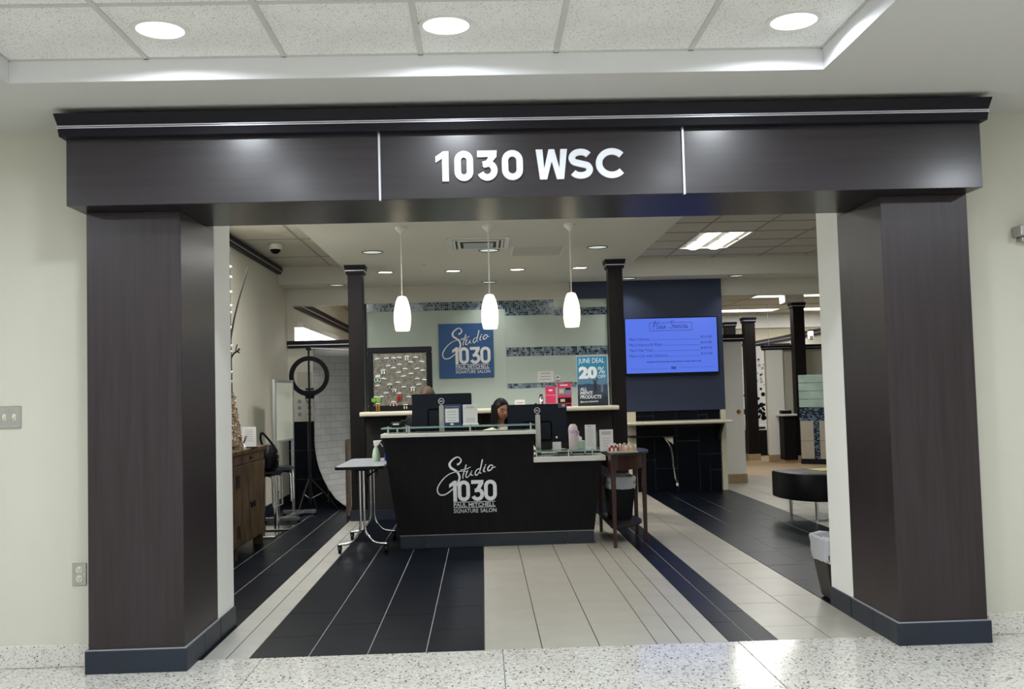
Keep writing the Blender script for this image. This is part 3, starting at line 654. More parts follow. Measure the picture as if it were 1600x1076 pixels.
# troffers
def troffer(x0, x1, y0, y1, z, label, group=None, fancy=False):
    t = thing('ceiling_troffer', ((x0+x1)/2, (y0+y1)/2, z), label, 'ceiling light', group)
    obj('frame', frame(MB(), x0, x1, y0, y1, .022, z-.008, z+.012), mt['fixture'], t, .002)
    if fancy:
        B('reflector', x0+.022, x1-.022, y0+.022, y1-.022, z+.008, z+.012, mt['lensP'], t)
        for k in (.30, .72):
            xc = x0+(x1-x0)*k
            obj('lens_tube', MB().rings([[(xc+.075*math.cos(a), y, z+.012-.035*math.sin(a)) for a in [PI*j/8 for j in range(9)]] for y in (y0+.05, y1-.03)]), mt['tubeB'], t, 0, True)
    else: B('diffuser', x0+.022, x1-.022, y0+.022, y1-.022, z-.002, z+.006, mt['tube'], t)
    return t
troffer(FIX[0], FIX[1], 5.55, 6.77, TILE_Z, 'lit twin tube ceiling panel light near the right jamb', None, True)
troffer(-2.56, -1.93, 3.0, 4.18, TILE_Z, 'lit ceiling panel light added unseen in the left ceiling behind the header')
troffer(3.645, 4.24, 2.45, 3.66, TILE_Z, 'lit ceiling panel light hidden by the right jamb')
FL = ['first row left of the slim far column', 'first row right of the slim far column', 'second row, the long one by the blue wall', 'second row right of the slim far column', 'third row, leftmost', 'third row in the middle', 'third row, rightmost', 'just past the blue wall, hidden', 'behind the mosaic wall, right one', 'behind the mosaic wall, left one']
for (a, b, c, d), l in zip(FAR_FIX, FL): troffer(a, b, c, d, TILE_Z-.01, 'white far room ceiling panel light, '+l, 'far room panel lights')
t = thing('wall_light', (-2.52, 10.2, 2.36), 'long lit white wall light in the room beyond the left opening', 'wall light')
B('housing', -2.579, -2.44, 8.56, 11.9, 2.345, 2.42, mt['fixture'], t, .004); B('diffuser', -2.575, -2.445, 8.565, 11.9, 2.31, 2.344, mt['tube'], t, .006)
# dome camera
t = thing('dome_camera', (-2.228, 5.73, TILE_Z), 'white dome security camera with black eye on left ceiling', 'security camera')
obj('mount', MB().lathe([(0, 0), (.075, 0), (.078, -.02), (.075, -.05), (.06, -.058), (0, -.058)], (-2.228, 5.73, TILE_Z-.003), 24), mt['fixture'], t, 0, True)
obj('dome', MB().lathe([(.058, -.056)]+[(.056*math.cos(a), -.058-.05*math.sin(a)) for a in [PI/2*k/6 for k in range(7)]], (-2.228, 5.73, TILE_Z-.003), 20), mt['leather'], t, 0, True)
# exit speaker box far right
t = thing('wall_speaker', (6.27, 13.5, 2.3), 'small white box hanging near the slanted rail in the far room', 'speaker')
B('case', 6.235, 6.33, 13.5, 13.6, 2.235, 2.40, mt['fixture'], t, .01); B('grille', 6.25, 6.315, 13.494, 13.5, 2.25, 2.31, mt['steel'], t); B('bracket', 6.25, 6.40, 13.53, 13.58, 2.40, 2.43, mt['black'], t)

# ================================================================== HALL WALL DEVICES
t = thing('switch_plate', (-2.473, .16, 1.294), 'stainless double light switch plate on the left hall wall', 'light switch')
B('plate', -2.531, -2.415, .152, .16, 1.237, 1.353, mt['steel'], t, .002)
for x in (-2.500, -2.449):
    g = obj('toggle', MB().obox((x, .147, 1.297), (.010, .02, .024), 0, -.5), mt['ivory'], t, .002); obj('slot', MB().box(x-.008, x+.008, .1505, .152, 1.28, 1.312), mt['white'], t)
    for z in (1.25, 1.34): obj('screw', MB().lathe([(0, -.0015), (.004, -.001), (.004, .001)], (x, .152, z), 8, 'y'), mt['chrome'], t)
t = thing('wall_outlet', (-2.117, .16, .471), 'steel plated duplex outlet low on the wall by the left column', 'outlet')
B('plate', -2.154, -2.081, .152, .16, .414, .529, mt['steel'], t, .002)
for z in (.449, .494):
    g = obj('socket', MB().lathe([(0, -.003), (.016, -.003), (.018, 0), (.018, .002)], (-2.117, .152, z), 18, 'y'), mt['ivory'], t)
    m_ = MB()
    for dx in (-.006, .006): m_.box(-2.117+dx-.0012, -2.117+dx+.0012, .1475, .149, z-.002, z+.008)
    m_.disc((-2.117, .1485, z-.008), .0028, 8, 'y'); obj('slots', m_, mt['black'], g)
t = thing('wall_bracket', (3.1, .13, 2.15), 'brushed metal wall bracket cut off at the right edge', 'bracket')
B('bar', 2.90, 3.5, .06, .16, 2.12, 2.178, mt['steel'], t, .004); B('lower_lip', 2.925, 3.5, .10, .16, 2.095, 2.12, mt['steel'], t, .003)

# ================================================================== LOGO (lettering of the salon)
def logo(x0, x1, z0, z1, y, mat, parent, depth):
    """strokes are in a 810 x 765 design grid, u right, v down"""
    fx = lambda u: x0+(u-120)/810*(x1-x0); fz = lambda v: z1-(v-130)/765*(z1-z0); k = (x1-x0)/810
    def st(name, lines):
        mb = MB()
        for w, pts in lines: ribbon(mb, [(fx(u), fz(v)) for u, v in pts], [q*k*.82 for q in w] if isinstance(w, (list, tuple)) else w*k*.82, y, depth)
        return obj(name, mb, mt[mat], parent)
    st('letter_s', [([34, 26, 20, 16, 20, 26, 38, 40, 36, 34, 34, 34, 24], [(395, 238), (430, 220), (452, 180), (425, 140), (385, 138), (330, 175), (295, 225), (310, 275), (360, 310), (405, 350), (425, 410), (410, 470), (380, 530)]),
                    ([10, 10, 12, 14, 16, 20, 22, 22, 20, 18], [(520, 335), (450, 328), (380, 335), (290, 362), (200, 432), (132, 530), (125, 600), (165, 643), (240, 632), (335, 565)])])
    st('letter_t', [([20, 20, 18, 14], [(520, 240), (498, 310), (472, 390), (472, 430)]), ([12, 14, 10], [(440, 312), (520, 300), (580, 272)])])
    st('letter_u', [([18, 18, 16, 12, 12], [(540, 318), (512, 385), (520, 415), (556, 392), (594, 320)]), ([18, 18, 10], [(594, 320), (580, 382), (612, 385)])])
    st('letter_d', [([12, 16, 18, 16, 12], [(705, 296), (660, 318), (638, 365), (660, 388), (706, 330)]), ([20, 20, 18, 12], [(742, 175), (720, 270), (700, 350), (726, 362)])])
    st('letter_i', [([20, 20, 12], [(775, 268), (752, 335), (780, 342)]), ([20, 22], [(786, 244), (780, 256)])])
    st('letter_o', [([18, 22, 20, 18, 20, 18], [(850, 252), (815, 292), (815, 330), (855, 318), (882, 270), (850, 252)]), ([12, 12, 10], [(872, 262), (892, 290), (918, 278)])])
    for ch, a, b in (('1', 282, 385), ('0', 396, 562), ('3', 576, 752), ('0', 754, 926)):
        glyph('numeral', ch, fx(a), fx(b), fz(738), fz(455), y, mt[mat], parent, depth, 50*k)
    rl = MB()
    for v in (748, 822): rl.box(fx(335), fx(902), y-depth, y, fz(v)-4*k, fz(v)+4*k)
    obj('rule_lines', rl, mt[mat], parent)
    for wd, a, b in (('PAUL', 338, 512), ('MITCHELL', 540, 900)): textmesh('wordmark', wd, fx(a), fx(b), fz(812), fz(760), y, mt[mat], parent, .012, depth)
    for wd, a, b in (('SIGNATURE', 335, 670), ('SALON', 698, 914)): textmesh('tagline', wd, fx(a), fx(b), fz(895), fz(840), y, mt[mat], parent, .004, depth)

# ================================================================== RECEPTION DESK
dk = thing('reception_desk', (.1, 4.2, 0), 'charcoal reception desk with flared sides, white tops and silver lettering', 'reception desk')
YD = 3.785
def quadprism(poly, y0, y1): return MB().prism(poly, y0, y1, 'y')
fp = quadprism([(-.778, .118), (.969, .118), (1.056, .735), (.446, .735), (.446, .985), (-.902, .985)], YD, YD+.04)
obj('front_panel', fp, mt['deskwood'], dk, .001)
obj('side_panel', MB().hexa([(-.778, YD+.04, .118), (-.745, YD+.04, .118), (-.745, 4.62, .118), (-.778, 4.62, .118)], [(-.902, YD+.04, .985), (-.869, YD+.04, .985), (-.869, 4.62, .985), (-.902, 4.62, .985)]), mt['deskwood'], dk)
obj('side_panel', MB().hexa([(.936, YD+.04, .118), (.969, YD+.04, .118), (.969, 4.62, .118), (.936, 4.62, .118)], [(1.023, YD+.04, .735), (1.056, YD+.04, .735), (1.056, 4.62, .735), (1.023, 4.62, .735)]), mt['deskwood'], dk)
B('step_panel', .42, .446, YD+.04, 4.12, .735, .985, mt['deskwood'], dk)
B('work_surface', -.85, 1.0, YD+.3, 4.66, .700, .728, mt['deskwood'], dk, .002)
B('upper_top', -.915, .472, 3.742, 4.10, .988, 1.021, mt['white'], dk, .003)
B('lower_top', .441, 1.087, 3.742, 4.10, .734, .780, mt['white'], dk, .003)
B('base', -.755, .955, YD+.012, 4.6, 0, .112, mt['grout_l'], dk)
xs = [-.764, -.522, .104, .716, .967]
for a, c in zip(xs, xs[1:]): B('base_tile', a+.002, c-.002, YD, YD+.012, 0, .112, mt['slate2'], dk, .002)
B('base_trim', -.766, .969, YD-.002, YD+.012, .112, .119, mt['grout_l'], dk)
def glass_shelf(x0, x1, y0, y1, z, posts, name):
    g = B(name, x0, x1, y0, y1, z-.004, z+.006, mt['glassedge'], dk, .001)
    z0 = posts[0]
    for x, y in posts[1:]:
        obj('standoff', MB().lathe([(.009, z0), (.009, z-.003), (.0065, z-.003), (.0065, z+.014), (.010, z+.014), (.010, z+.020), (0, z+.020)], (x, y, 0), 12), mt['chrome'], g, 0, True)
glass_shelf(-.915, .462, 3.78, 4.05, 1.068, [1.021, (-.852, 3.80), (-.78, 3.92), (-.70, 3.99), (-.665, 3.80), (-.118, 3.80), (.425, 3.80)], 'glass_shelf')
glass_shelf(.452, 1.052, 3.78, 4.05, .822, [.780, (.47, 3.80), (.76, 3.80), (.80, 3.98), (.93, 3.99), (.975, 3.80)], 'glass_shelf')
logo(-.425, .108, .303, .802, YD-.0005, 'metal', dk, .004)

# monitors (seen from the back)
def monitor(x, y, z0, z1, w, px, pz, label, desk=.728):
    t = thing('computer_monitor', (px, y+.06, desk), label, 'monitor')
    B('back_shell', x, x+w, y, y+.035, z0, z1, mt['monitor'], t, .006, 2)
    B('display_panel', x+.006, x+w-.006, y+.0352, y+.038, z0+.008, z1-.006, mt['black'], t)
    B('bulge', px-.13, px+.13, y-.018, y+.002, z0+.02, z0+.20, mt['monitor'], t, .01, 2)
    st = obj('stand', MB().hexa([(px-.026, y-.020, desk+.01), (px+.026, y-.020, desk+.01), (px+.026, y+.0, desk+.01), (px-.026, y+.0, desk+.01)], [(px-.022, y-.045, pz), (px+.022, y-.045, pz), (px+.022, y-.020, pz), (px-.022, y-.020, pz)]), mt['steel'], t, .008, segs=2)
    obj('stand_foot', MB().lathe([(0, desk), (.11, desk), (.11, desk+.008), (0, desk+.011)], (px, y+.02, 0), 24), mt['steel'], t, 0, True)
    lx, lz = px-.002, pz+.034
    lb = obj('logo_ring', MB().tube([(lx+.026*math.cos(a), y-.001, lz+.026*math.sin(a)) for a in [2*PI*k/24 for k in range(24)]], .0028, 6, True), mt['white'], t)
    textmesh('logo_text', 'DELL', lx-.017, lx+.017, lz-.007, lz+.007, y-.0005, mt['white'], lb, .03, .002)
    return t
m1 = monitor(-.661, 4.15, 1.03, 1.370, .557, -.385, 1.266, 'dark computer monitor seen from behind, left of the small signs')
m2 = monitor(.226, 4.15, .888, 1.248, .557, .508, 1.155, 'dark computer monitor seen from behind, right of the dark haired person')
B('cable_panel', .56, .66, 4.144, 4.15, .918, .95, mt['black'], m2, .002); B('white_port', .672, .690, 4.143, 4.15, .925, .945, mt['white'], m2, .002)
stk = B('sticker', .705, .772, 4.1485, 4.15, 1.212, 1.244, mt['cardgrey'], m2); B('sticker_print', .709, .736, 4.1475, 4.1485, 1.217, 1.240, mt['navy'], stk); B('sticker_line', .740, .768, 4.1475, 4.1485, 1.226, 1.236, mt['paper'], stk)

# signs on the raised glass shelf
def sign_lines(parent, x0, x1, z0, z1, y, rows, mat='ink', h=.0022, jag=.7):
    for k in range(rows):
        z = z1-(z1-z0)*(k+.5)/rows; w = (x1-x0)*random.uniform(jag, 1); c = (x0+x1)/2
        B('print_line', c-w/2, c+w/2, y-.0006, y, z-h, z+h, mt[mat], parent)
t = thing('framed_sign', (-.277, 3.95, 1.075), 'small navy framed sign with white sheet beside left monitor stand', 'sign')
B('frame', -.353, -.199, 3.945, 3.958, 1.075, 1.268, mt['navy'], t, .002); p = B('sheet', -.345, -.222, 3.943, 3.945, 1.105, 1.232, mt['paper'], t); sign_lines(p, -.335, -.235, 1.11, 1.215, 3.943, 4)
B('header_print', -.345, -.215, 3.944, 3.945, 1.243, 1.252, mt['cardgrey'], t); B('footer_print', -.30, -.27, 3.944, 3.945, 1.082, 1.098, mt['paper'], t)
t = thing('acrylic_sign', (-.117, 3.95, 1.075), 'small white card in a clear stand right of the navy sign', 'sign')
p = B('card', -.184, -.051, 3.946, 3.949, 1.090, 1.264, mt['paper'], t); B('stand_foot', -.187, -.042, 3.925, 3.985, 1.075, 1.090, mt['white'], t, .003)
sign_lines(p, -.16, -.08, 1.228, 1.252, 3.946, 2); sign_lines(p, -.17, -.065, 1.10, 1.145, 3.946, 3)
t = thing('card_reader', (-.78, 3.93, 1.075), 'small black card reader with white label at the desk top left end', 'card reader')
obj('body', MB().obox((-.785, 3.94, 1.098), (.11, .10, .042), .1, .12), mt['black'], t, .008, segs=2); obj('label', MB().obox((-.79, 3.889, 1.104), (.055, .003, .014), .1, .12), mt['paper'], t); obj('roll', MB().lathe([(0, -.03), (.015, -.03), (.015, .03), (0, .03)], (-.72, 3.95, 1.122), 12, 'x'), mt['black'], t)

# items at the lower counter
LZ = .8285
t = thing('water_bottle', (.812, 3.88, LZ), 'tall pale pink printed water bottle with lilac handle on lower counter', 'water bottle')
obj('bottle_body', MB().lathe([(0, LZ), (.036, LZ), (.040, LZ+.008), (.041, LZ+.15), (.040, LZ+.168)], (.812, 3.88, 0), 20), mt['bottlepink'], t, 0, True)
obj('lid', MB().lathe([(.042, LZ+.165), (.042, LZ+.195), (.036, LZ+.215), (.022, LZ+.232), (.0, LZ+.234)], (.812, 3.88, 0), 20), mt['beigepot'] if 0 else mt['bottlepink'], t, 0, True)
obj('collar', MB().lathe([(.0415, LZ+.15), (.0435, LZ+.152), (.0435, LZ+.178), (.0415, LZ+.18)], (.812, 3.88, 0), 20), mt['lilac'], t, 0, True)
obj('handle', MB().tube([(.838+.022*math.cos(a), 3.85, LZ+.155+.020*math.sin(a)) for a in [2*PI*k/16 for k in range(16)]], .006, 8, True), mt['lilac'], t, 0, True)
pr = MB()
for k in range(9):
    for a in (-2.2, -1.75, -1.3, -.85):
        pr.obox((.812+.0415*math.cos(a), 3.88+.0415*math.sin(a), LZ+.02+.0135*k), (.007, .0012, .005), a+PI/2)
tag(obj('print_marks', pr, mt['ink'], t), kind='stuff')
t = thing('price_leaflet', (.970, 3.87, LZ), 'tall white price leaflet standing on the lower glass counter', 'leaflet')
p = B('sheet', .919, 1.018, 3.868, 3.872, LZ, 1.052, mt['paper'], t); B('stand', .935, 1.033, 3.874, 3.89, LZ, .99, mt['glass'], t, .001); sign_lines(p, .93, 1.005, .86, 1.02, 3.868, 12, 'ink', .0014, .6); B('print_line', .945, .975, 3.8674, 3.868, 1.033, 1.040, mt['ink'], p)
t = thing('tissue_box', (.885, 3.99, LZ), 'small tissue box with a white tissue behind the bottle', 'tissue box')
B('box', .84, .93, 3.95, 4.04, LZ, .905, mt['mint'], t, .003); obj('tissue', MB().rings([[(.862+dx, 3.985+.012*math.sin(3*dx*60), .904+h) for dx in (0, .012, .026, .04)]+[(.862+dx, 3.997+.01*math.sin(2+dx*90), .904+h) for dx in (.04, .026, .012, 0)] for h in (0, .018, .034)]+[[(.862+dx*.7-.006, 3.99, .945+.02*math.sin(dx*80)) for dx in (0, .012, .026, .04)]+[(.862+dx*.7-.006, 3.994, .945+.02*math.sin(dx*80)) for dx in (.04, .026, .012, 0)]]), mt['paper'], t, 0, True)
t = thing('folded_card', (.668, 3.96, LZ), 'blank pale folded card below the right monitor', 'card')
obj('front_leaf', MB().obox((.668, 3.955, LZ+.037), (.078, .002, .072), 0, -.2), mt['paper'], t); obj('rear_leaf', MB().obox((.668, 3.975, LZ+.037), (.078, .002, .072), 0, .2), mt['paper'], t)
t = thing('paper_stack', (.56, 3.92, .781), 'low stack of papers and blue card on the lower white top', 'paper stack')
for k in range(4): obj('sheet', MB().obox((.545+.012*k, 3.90+.02*k, .783+.004*k), (.15, .19, .003), .1*k-.1), mt['paper'], t)
obj('blue_card', MB().obox((.64, 3.87, .783), (.10, .12, .004), .2), mt['cardgrey'], t)
t = thing('counter_sign', (1.093, 3.72, .814), 'white printed sign card behind the red lipsticks', 'sign')
p = B('card', 1.038, 1.160, 3.76, 3.763, .814, 1.008, mt['paper'], t); B('foot', 1.095, 1.15, 3.74, 3.80, .8135, .819, mt['glass'], t); sign_lines(p, 1.052, 1.146, .962, .992, 3.76, 2, 'ink', .0045, .9); sign_lines(p, 1.06, 1.14, .85, .94, 3.76, 4, 'ink', .0018)

# ================================================================== DEMILUNE END TABLE
ET = thing('console_table', (1.25, 3.98, 0), 'half round dark mahogany console table against the right of the desk', 'table')
def demi(x0, yc, rx_, ry_, n=20): return [(x0, yc-ry_)]+[(x0+rx_*math.cos(a), yc+ry_*math.sin(a)) for a in [-PI/2+PI*k/n for k in range(1, n)]]+[(x0, yc+ry_)]
obj('table_top', MB().prism(demi(1.092, 3.98, .405, .60), .790, .812), mt['mahog_t'], ET, .003)
obj('apron', MB().prism(demi(1.10, 3.98, .350, .54), .665, .789), mt['mahog'], ET)
obj('lower_shelf', MB().prism(demi(1.085, 3.98, .335, .51), .165, .183), mt['mahog_t'], ET, .003)
for x, y in ((1.112, 3.465), (1.430, 3.79), (1.415, 4.21), (1.112, 4.49)):
    obj('leg', MB().hexa([(x-.014, y-.014, 0), (x+.014, y-.014, 0), (x+.014, y+.014, 0), (x-.014, y+.014, 0)], [(x-.022, y-.022, .789), (x+.022, y-.022, .789), (x+.022, y+.022, .789), (x-.022, y+.022, .789)]), mt['mahog'], ET, .002)
t = thing('tray', (1.23, 3.62, .8125), 'flat pale tray carrying the lipsticks and small jars', 'tray')
B('tray_plate', 1.095, 1.345, 3.54, 3.70, .8125, .8185, mt['ivory'], t, .002); B('front_lip', 1.095, 1.345, 3.536, 3.542, .8125, .823, mt['ivory'], t, .001)
for x in (1.14, 1.26): B('price_clip', x-.012, x+.012, 3.531, 3.536, .806, .822, mt['mint'], t, .002)
def tubestick(x, y, h, r, body, label, group, cap_='paper'):
    t = thing('lipstick', (x, y, .819), label, 'lipstick', group)
    obj('tube', MB().lathe([(0, .819), (r, .819), (r, .819+h*.55), (r*.95, .819+h*.56), (r*.95, .819+h*.6)], (x, y, 0), 12), mt[body], t, 0, True)
    obj('cap', MB().lathe([(r*.99, .819+h*.6), (r*.99, .819+h*.97), (r*.8, .819+h), (0, .819+h)], (x, y, 0), 12), mt['red' if body == 'paper' else cap_], t, 0, True)
    return t
LS = ['first from the left in the front row', 'second from the left in the front row', 'third from the left in the front row', 'fourth from the left in the front row', 'rightmost of the red ones', 'left one of the rear row', 'right one of the rear row']
for i, (x, y, b_, h) in enumerate(((1.106, 3.60, 'red', .064), (1.122, 3.57, 'paper', .056), (1.138, 3.60, 'red', .066), (1.154, 3.57, 'paper', .056), (1.172, 3.60, 'red', .064), (1.122, 3.64, 'red', .070), (1.156, 3.64, 'red', .072))):
    tubestick(x, y, h, .0105, b_, ('white lipstick with red cap, ' if b_ == 'paper' else 'red lipstick with white cap, ')+LS[i], 'lipsticks on the tray')
tubestick(1.198, 3.60, .07, .009, 'beigepot', 'single beige lipstick right of the red lipsticks on tray', None)
PB = ['leftmost in front', 'second in front', 'third in front', 'fourth in front', 'fifth in front', 'rightmost in front', 'left one behind', 'right one behind']
for i, (x, y, h) in enumerate(((1.222, 3.60, .062), (1.244, 3.575, .055), (1.266, 3.60, .066), (1.288, 3.575, .052), (1.308, 3.60, .060), (1.330, 3.60, .058), (1.244, 3.65, .072), (1.286, 3.65, .074))):
    t = thing('polish_bottle', (x, y, .819), 'small beige polish bottle at the tray right end, '+PB[i], 'polish bottle', 'beige bottles on the tray')
    obj('bottle', MB().lathe([(0, .819), (.0115, .819), (.012, .819+h*.55), (.009, .819+h*.62)], (x, y, 0), 12), mt['beigepot'], t, 0, True); obj('cap', MB().lathe([(.0105, .819+h*.62), (.010, .819+h), (0, .819+h)], (x, y, 0), 12), mt['paper' if i % 2 else 'beigepot'], t, 0, True)
# bin on the lower shelf of the console
t = thing('waste_bin', (1.245, 4.10, .183), 'black bin with a liner standing under the console table', 'waste bin')
obj('bin_body', MB().hexa([(1.15, 3.97, .184), (1.34, 3.97, .184), (1.34, 4.27, .184), (1.15, 4.27, .184)], [(1.12, 3.93, .53), (1.375, 3.93, .53), (1.375, 4.30, .53), (1.12, 4.30, .53)]), mt['black'], t, .01, segs=2)
def liner(x0, x1, y0, y1, z0, z1, n=28, flare=.012):
    cx, cy = (x0+x1)/2, (y0+y1)/2; rr = []
    for j, (z, f) in enumerate(((z0, .006), (z0+(z1-z0)*.3, .012), (z0+(z1-z0)*.6, .008), (z1-.012, flare), (z1, .006), (z1-.004, -.01), (z0+(z1-z0)*.3, -.03))):
        ring = []
        for k in range(n):
            a = 2*PI*k/n; sx_ = (abs(math.cos(a))**.35)*(1 if math.cos(a) > 0 else -1); sy_ = (abs(math.sin(a))**.35)*(1 if math.sin(a) > 0 else -1)
            w = f+random.uniform(-.006, .006); ring.append((cx+((x1-x0)/2+w)*sx_, cy+((y1-y0)/2+w)*sy_, z+random.uniform(-.008, .008)))
        rr.append(ring)
    return MB().rings(rr, cap=False)
obj('bag_liner', liner(1.12, 1.375, 3.93, 4.30, .46, .57), mt['bag'], t, 0, True)
# wastebasket by the right jamb
t = thing('wastebasket', (2.26, 1.16, 0), 'dark brown wastebasket with a white plastic liner at the right jamb', 'waste bin')
obj('bin_body', MB().hexa([(2.150, 1.06, .002), (2.36, 1.06, .002), (2.36, 1.28, .002), (2.150, 1.28, .002)], [(2.108, 1.03, .30), (2.40, 1.03, .30), (2.40, 1.33, .30), (2.108, 1.33, .30)]), mt['binbrown'], t, .01, segs=2)
obj('bag_liner', liner(2.106, 2.40, 1.03, 1.33, .245, .40, 32, .02), mt['bag'], t, 0, True)

# ================================================================== WALL THINGS
t = thing('television', (2.53, 8.0, 1.57), 'wall television with a lit blue hair price list screen', 'television')
B('bezel', 1.905, 3.165, 7.985, 8.03, 1.548, 2.318, mt['black'], t, .006); B('wall_mount', 2.3, 2.8, 8.03, 8.06, 1.75, 2.15, mt['black'], t)
sc = B('screen', 1.922, 3.148, 7.9835, 7.985, 1.580, 2.305, mt['screen'], t)
ys = 7.9835
def scx(u): return 1.922+(u-88)/(850-88)*1.226
def scz(v): return 2.305-(v-103)/(530-103)*.725
f = MB()
for a, c, d, e in ((288, 644, 136, 139), (288, 644, 198, 201), (288, 291, 136, 201), (641, 644, 136, 201)): f.box(scx(a), scx(c), ys-.001, ys, scz(e), scz(d))
obj('title_box', f, mt['screenink'], sc)
def script_word(pts_list, name, ox, oz, k, w, mat, parent, y, depth):
    mb = MB()
    for pts in pts_list: ribbon(mb, [(ox+a*k, oz+b*k) for a, b in pts], w, y, depth)
    return obj(name, mb, mt[mat], parent)
HAIR = [[(0, 1), (.8, 2.2), (1.6, 3.8), (1.2, 3.9), (.8, 2.4), (.4, .2), (0, -.3)], [(.5, 1.7), (1.6, 2.0), (2.6, 2.4)], [(3.0, 3.8), (2.4, 2.2), (1.9, .2), (2.6, .1), (3.2, 1.3)], [(4.3, 1.5), (3.6, 1.6), (3.2, .7), (3.7, .1), (4.4, 1.4), (4.3, .2), (4.8, .2), (5.2, 1.5)], [(5.2, 1.5), (5.0, .2), (5.5, .3), (6.0, 1.6), (6.3, 1.5)], [(6.3, 1.5), (6.0, .1), (6.8, 1.2)], [(5.4, 2.2), (5.5, 2.4)]]
SERV = [[(2.2, 3.4), (1.4, 3.9), (.6, 3.2), (1.2, 2.2), (1.5, 1.0), (.6, .1), (-.3, .7)], [(2.0, .9), (2.7, 1.4), (2.3, 1.8), (1.9, .8), (2.4, .1), (3.2, .9)], [(3.2, 1.5), (3.2, .1), (3.5, 1.2), (4.0, 1.5)], [(4.0, 1.5), (4.2, .1), (4.9, 1.6), (5.2, 1.4)], [(5.3, 1.5), (5.1, .2), (5.7, .5)], [(5.5, 2.2), (5.6, 2.4)], [(6.7, 1.4), (6.1, 1.4), (5.9, .4), (6.5, .1), (7.1, .8)], [(7.1, .9), (7.7, 1.4), (7.3, 1.8), (7.0, .8), (7.5, .1), (8.2, .7)], [(8.5, 1.7), (8.3, 1.1), (8.8, .6), (8.3, 0), (7.9, .3), (9.3, .6)]]
script_word(HAIR, 'title_word', scx(316), scz(185), .0265, .0055, 'screenink', sc, ys, .001)
script_word(SERV, 'title_word', scx(458), scz(183), .027, .0055, 'screenink', sc, ys, .001)
for body, u1, price, v in (("Men's Haircut", 284, '$15.00', 266), ("Men's Haircut & Wash", 388, '$23.00', 310), ("Men's Hat Trick", 310, '$40.00', 353), ("Men's Cut with Chemical", 430, '$15.00', 397)):
    dz = -.010
    textmesh('price_line', body, scx(118), scx(u1), scz(v+2)+dz, scz(v-20)+dz, ys, mt['screenink'], sc, 0, .001)
    textmesh('price_line', price, scx(712), scx(805), scz(v-6)+dz, scz(v-26)+dz, ys, mt['screenink'], sc, 0, .001)
    B('leader_line', scx(u1+6), scx(708), ys-.001, ys, scz(v)-.0015+dz, scz(v)+.0015+dz, mt['screenink'], sc)
sm_ = MB(); x = scx(258)
while x < scx(688):
    w = random.uniform(.012, .05); sm_.box(x, x+w, ys-.001, ys, scz(447), scz(441)); x += w+.008
tag(obj('small_print', sm_, mt['screenink'], sc), kind='stuff')
B('rule_line', scx(120), scx(435), ys-.001, ys, scz(498)-.0012, scz(498)+.0012, mt['screenink'], sc); B('rule_line', scx(520), scx(830), ys-.001, ys, scz(492)-.0012, scz(492)+.0012, mt['screenink'], sc)
textmesh('emblem', '1030', scx(458), scx(500), scz(505), scz(482), ys, mt['screenink'], sc, .05, .001)

t = thing('wall_sign', (-.203, 8.10, 1.586), 'square blue salon sign with white lettering on the mosaic wall', 'sign')
B('sign_panel', -.566, .161, 8.095, 8.12, 1.585, 2.310, mt['signblue'], t, .002)
u0 = -.566+(120-62)/916*.727; u1 = -.566+(930-62)/916*.727; v0 = 2.310-(895-57)/911*.725; v1 = 2.310-(130-57)/911*.725
logo(u0, u1, v0, v1, 8.0945, 'poster_ink', t, .006)
t = thing('wall_notice', (.85, 8.118, 1.5), 'white printed notice on the wall above the pink price lists', 'notice')
p = B('sheet', .742, .958, 8.116, 8.119, 1.50, 1.645, mt['paper'], t); sign_lines(p, .77, .93, 1.515, 1.635, 8.116, 3, 'ink', .005, .8)
t = thing('thermostat', (1.012, 8.11, 1.53), 'small white square thermostat right of the white wall notice', 'thermostat')
B('case', .982, 1.042, 8.095, 8.12, 1.518, 1.580, mt['white'], t, .004); B('display', .995, 1.03, 8.0945, 8.095, 1.552, 1.568, mt['grey'], t)

# ---------------- on the ivory ledge
LG = 1.1965
bd = thing('earring_board', (-.91, 5.85, LG), 'black framed grey board pinned with earrings on the ivory ledge', 'display board')
BX = lambda u: -1.252+(u-5)/100*.706          # crop offsets in photo pixels from 570,540
BZ = lambda v: 1.903-(v-3)/97*.704
fr = MB(); x0, x1, z0, z1 = -1.262, -.550, LG+.001, 1.902; w = .062
fr.box(x0, x1, 5.84, 5.885, z1-w, z1); fr.box(x0, x1, 5.84, 5.885, z0, z0+w); fr.box(x0, x0+w, 5.84, 5.885, z0+w, z1-w); fr.box(x1-w, x1, 5.84, 5.885, z0+w, z1-w)
obj('frame', fr, mt['black'], bd, .006, segs=2); B('felt_panel', x0+w, x1-w, 5.855, 5.875, z0+w, z1-w, mt['grey'], bd); B('back_leg', -.93, -.89, 5.886, 5.91, LG+.001, 1.6, mt['black'], bd)
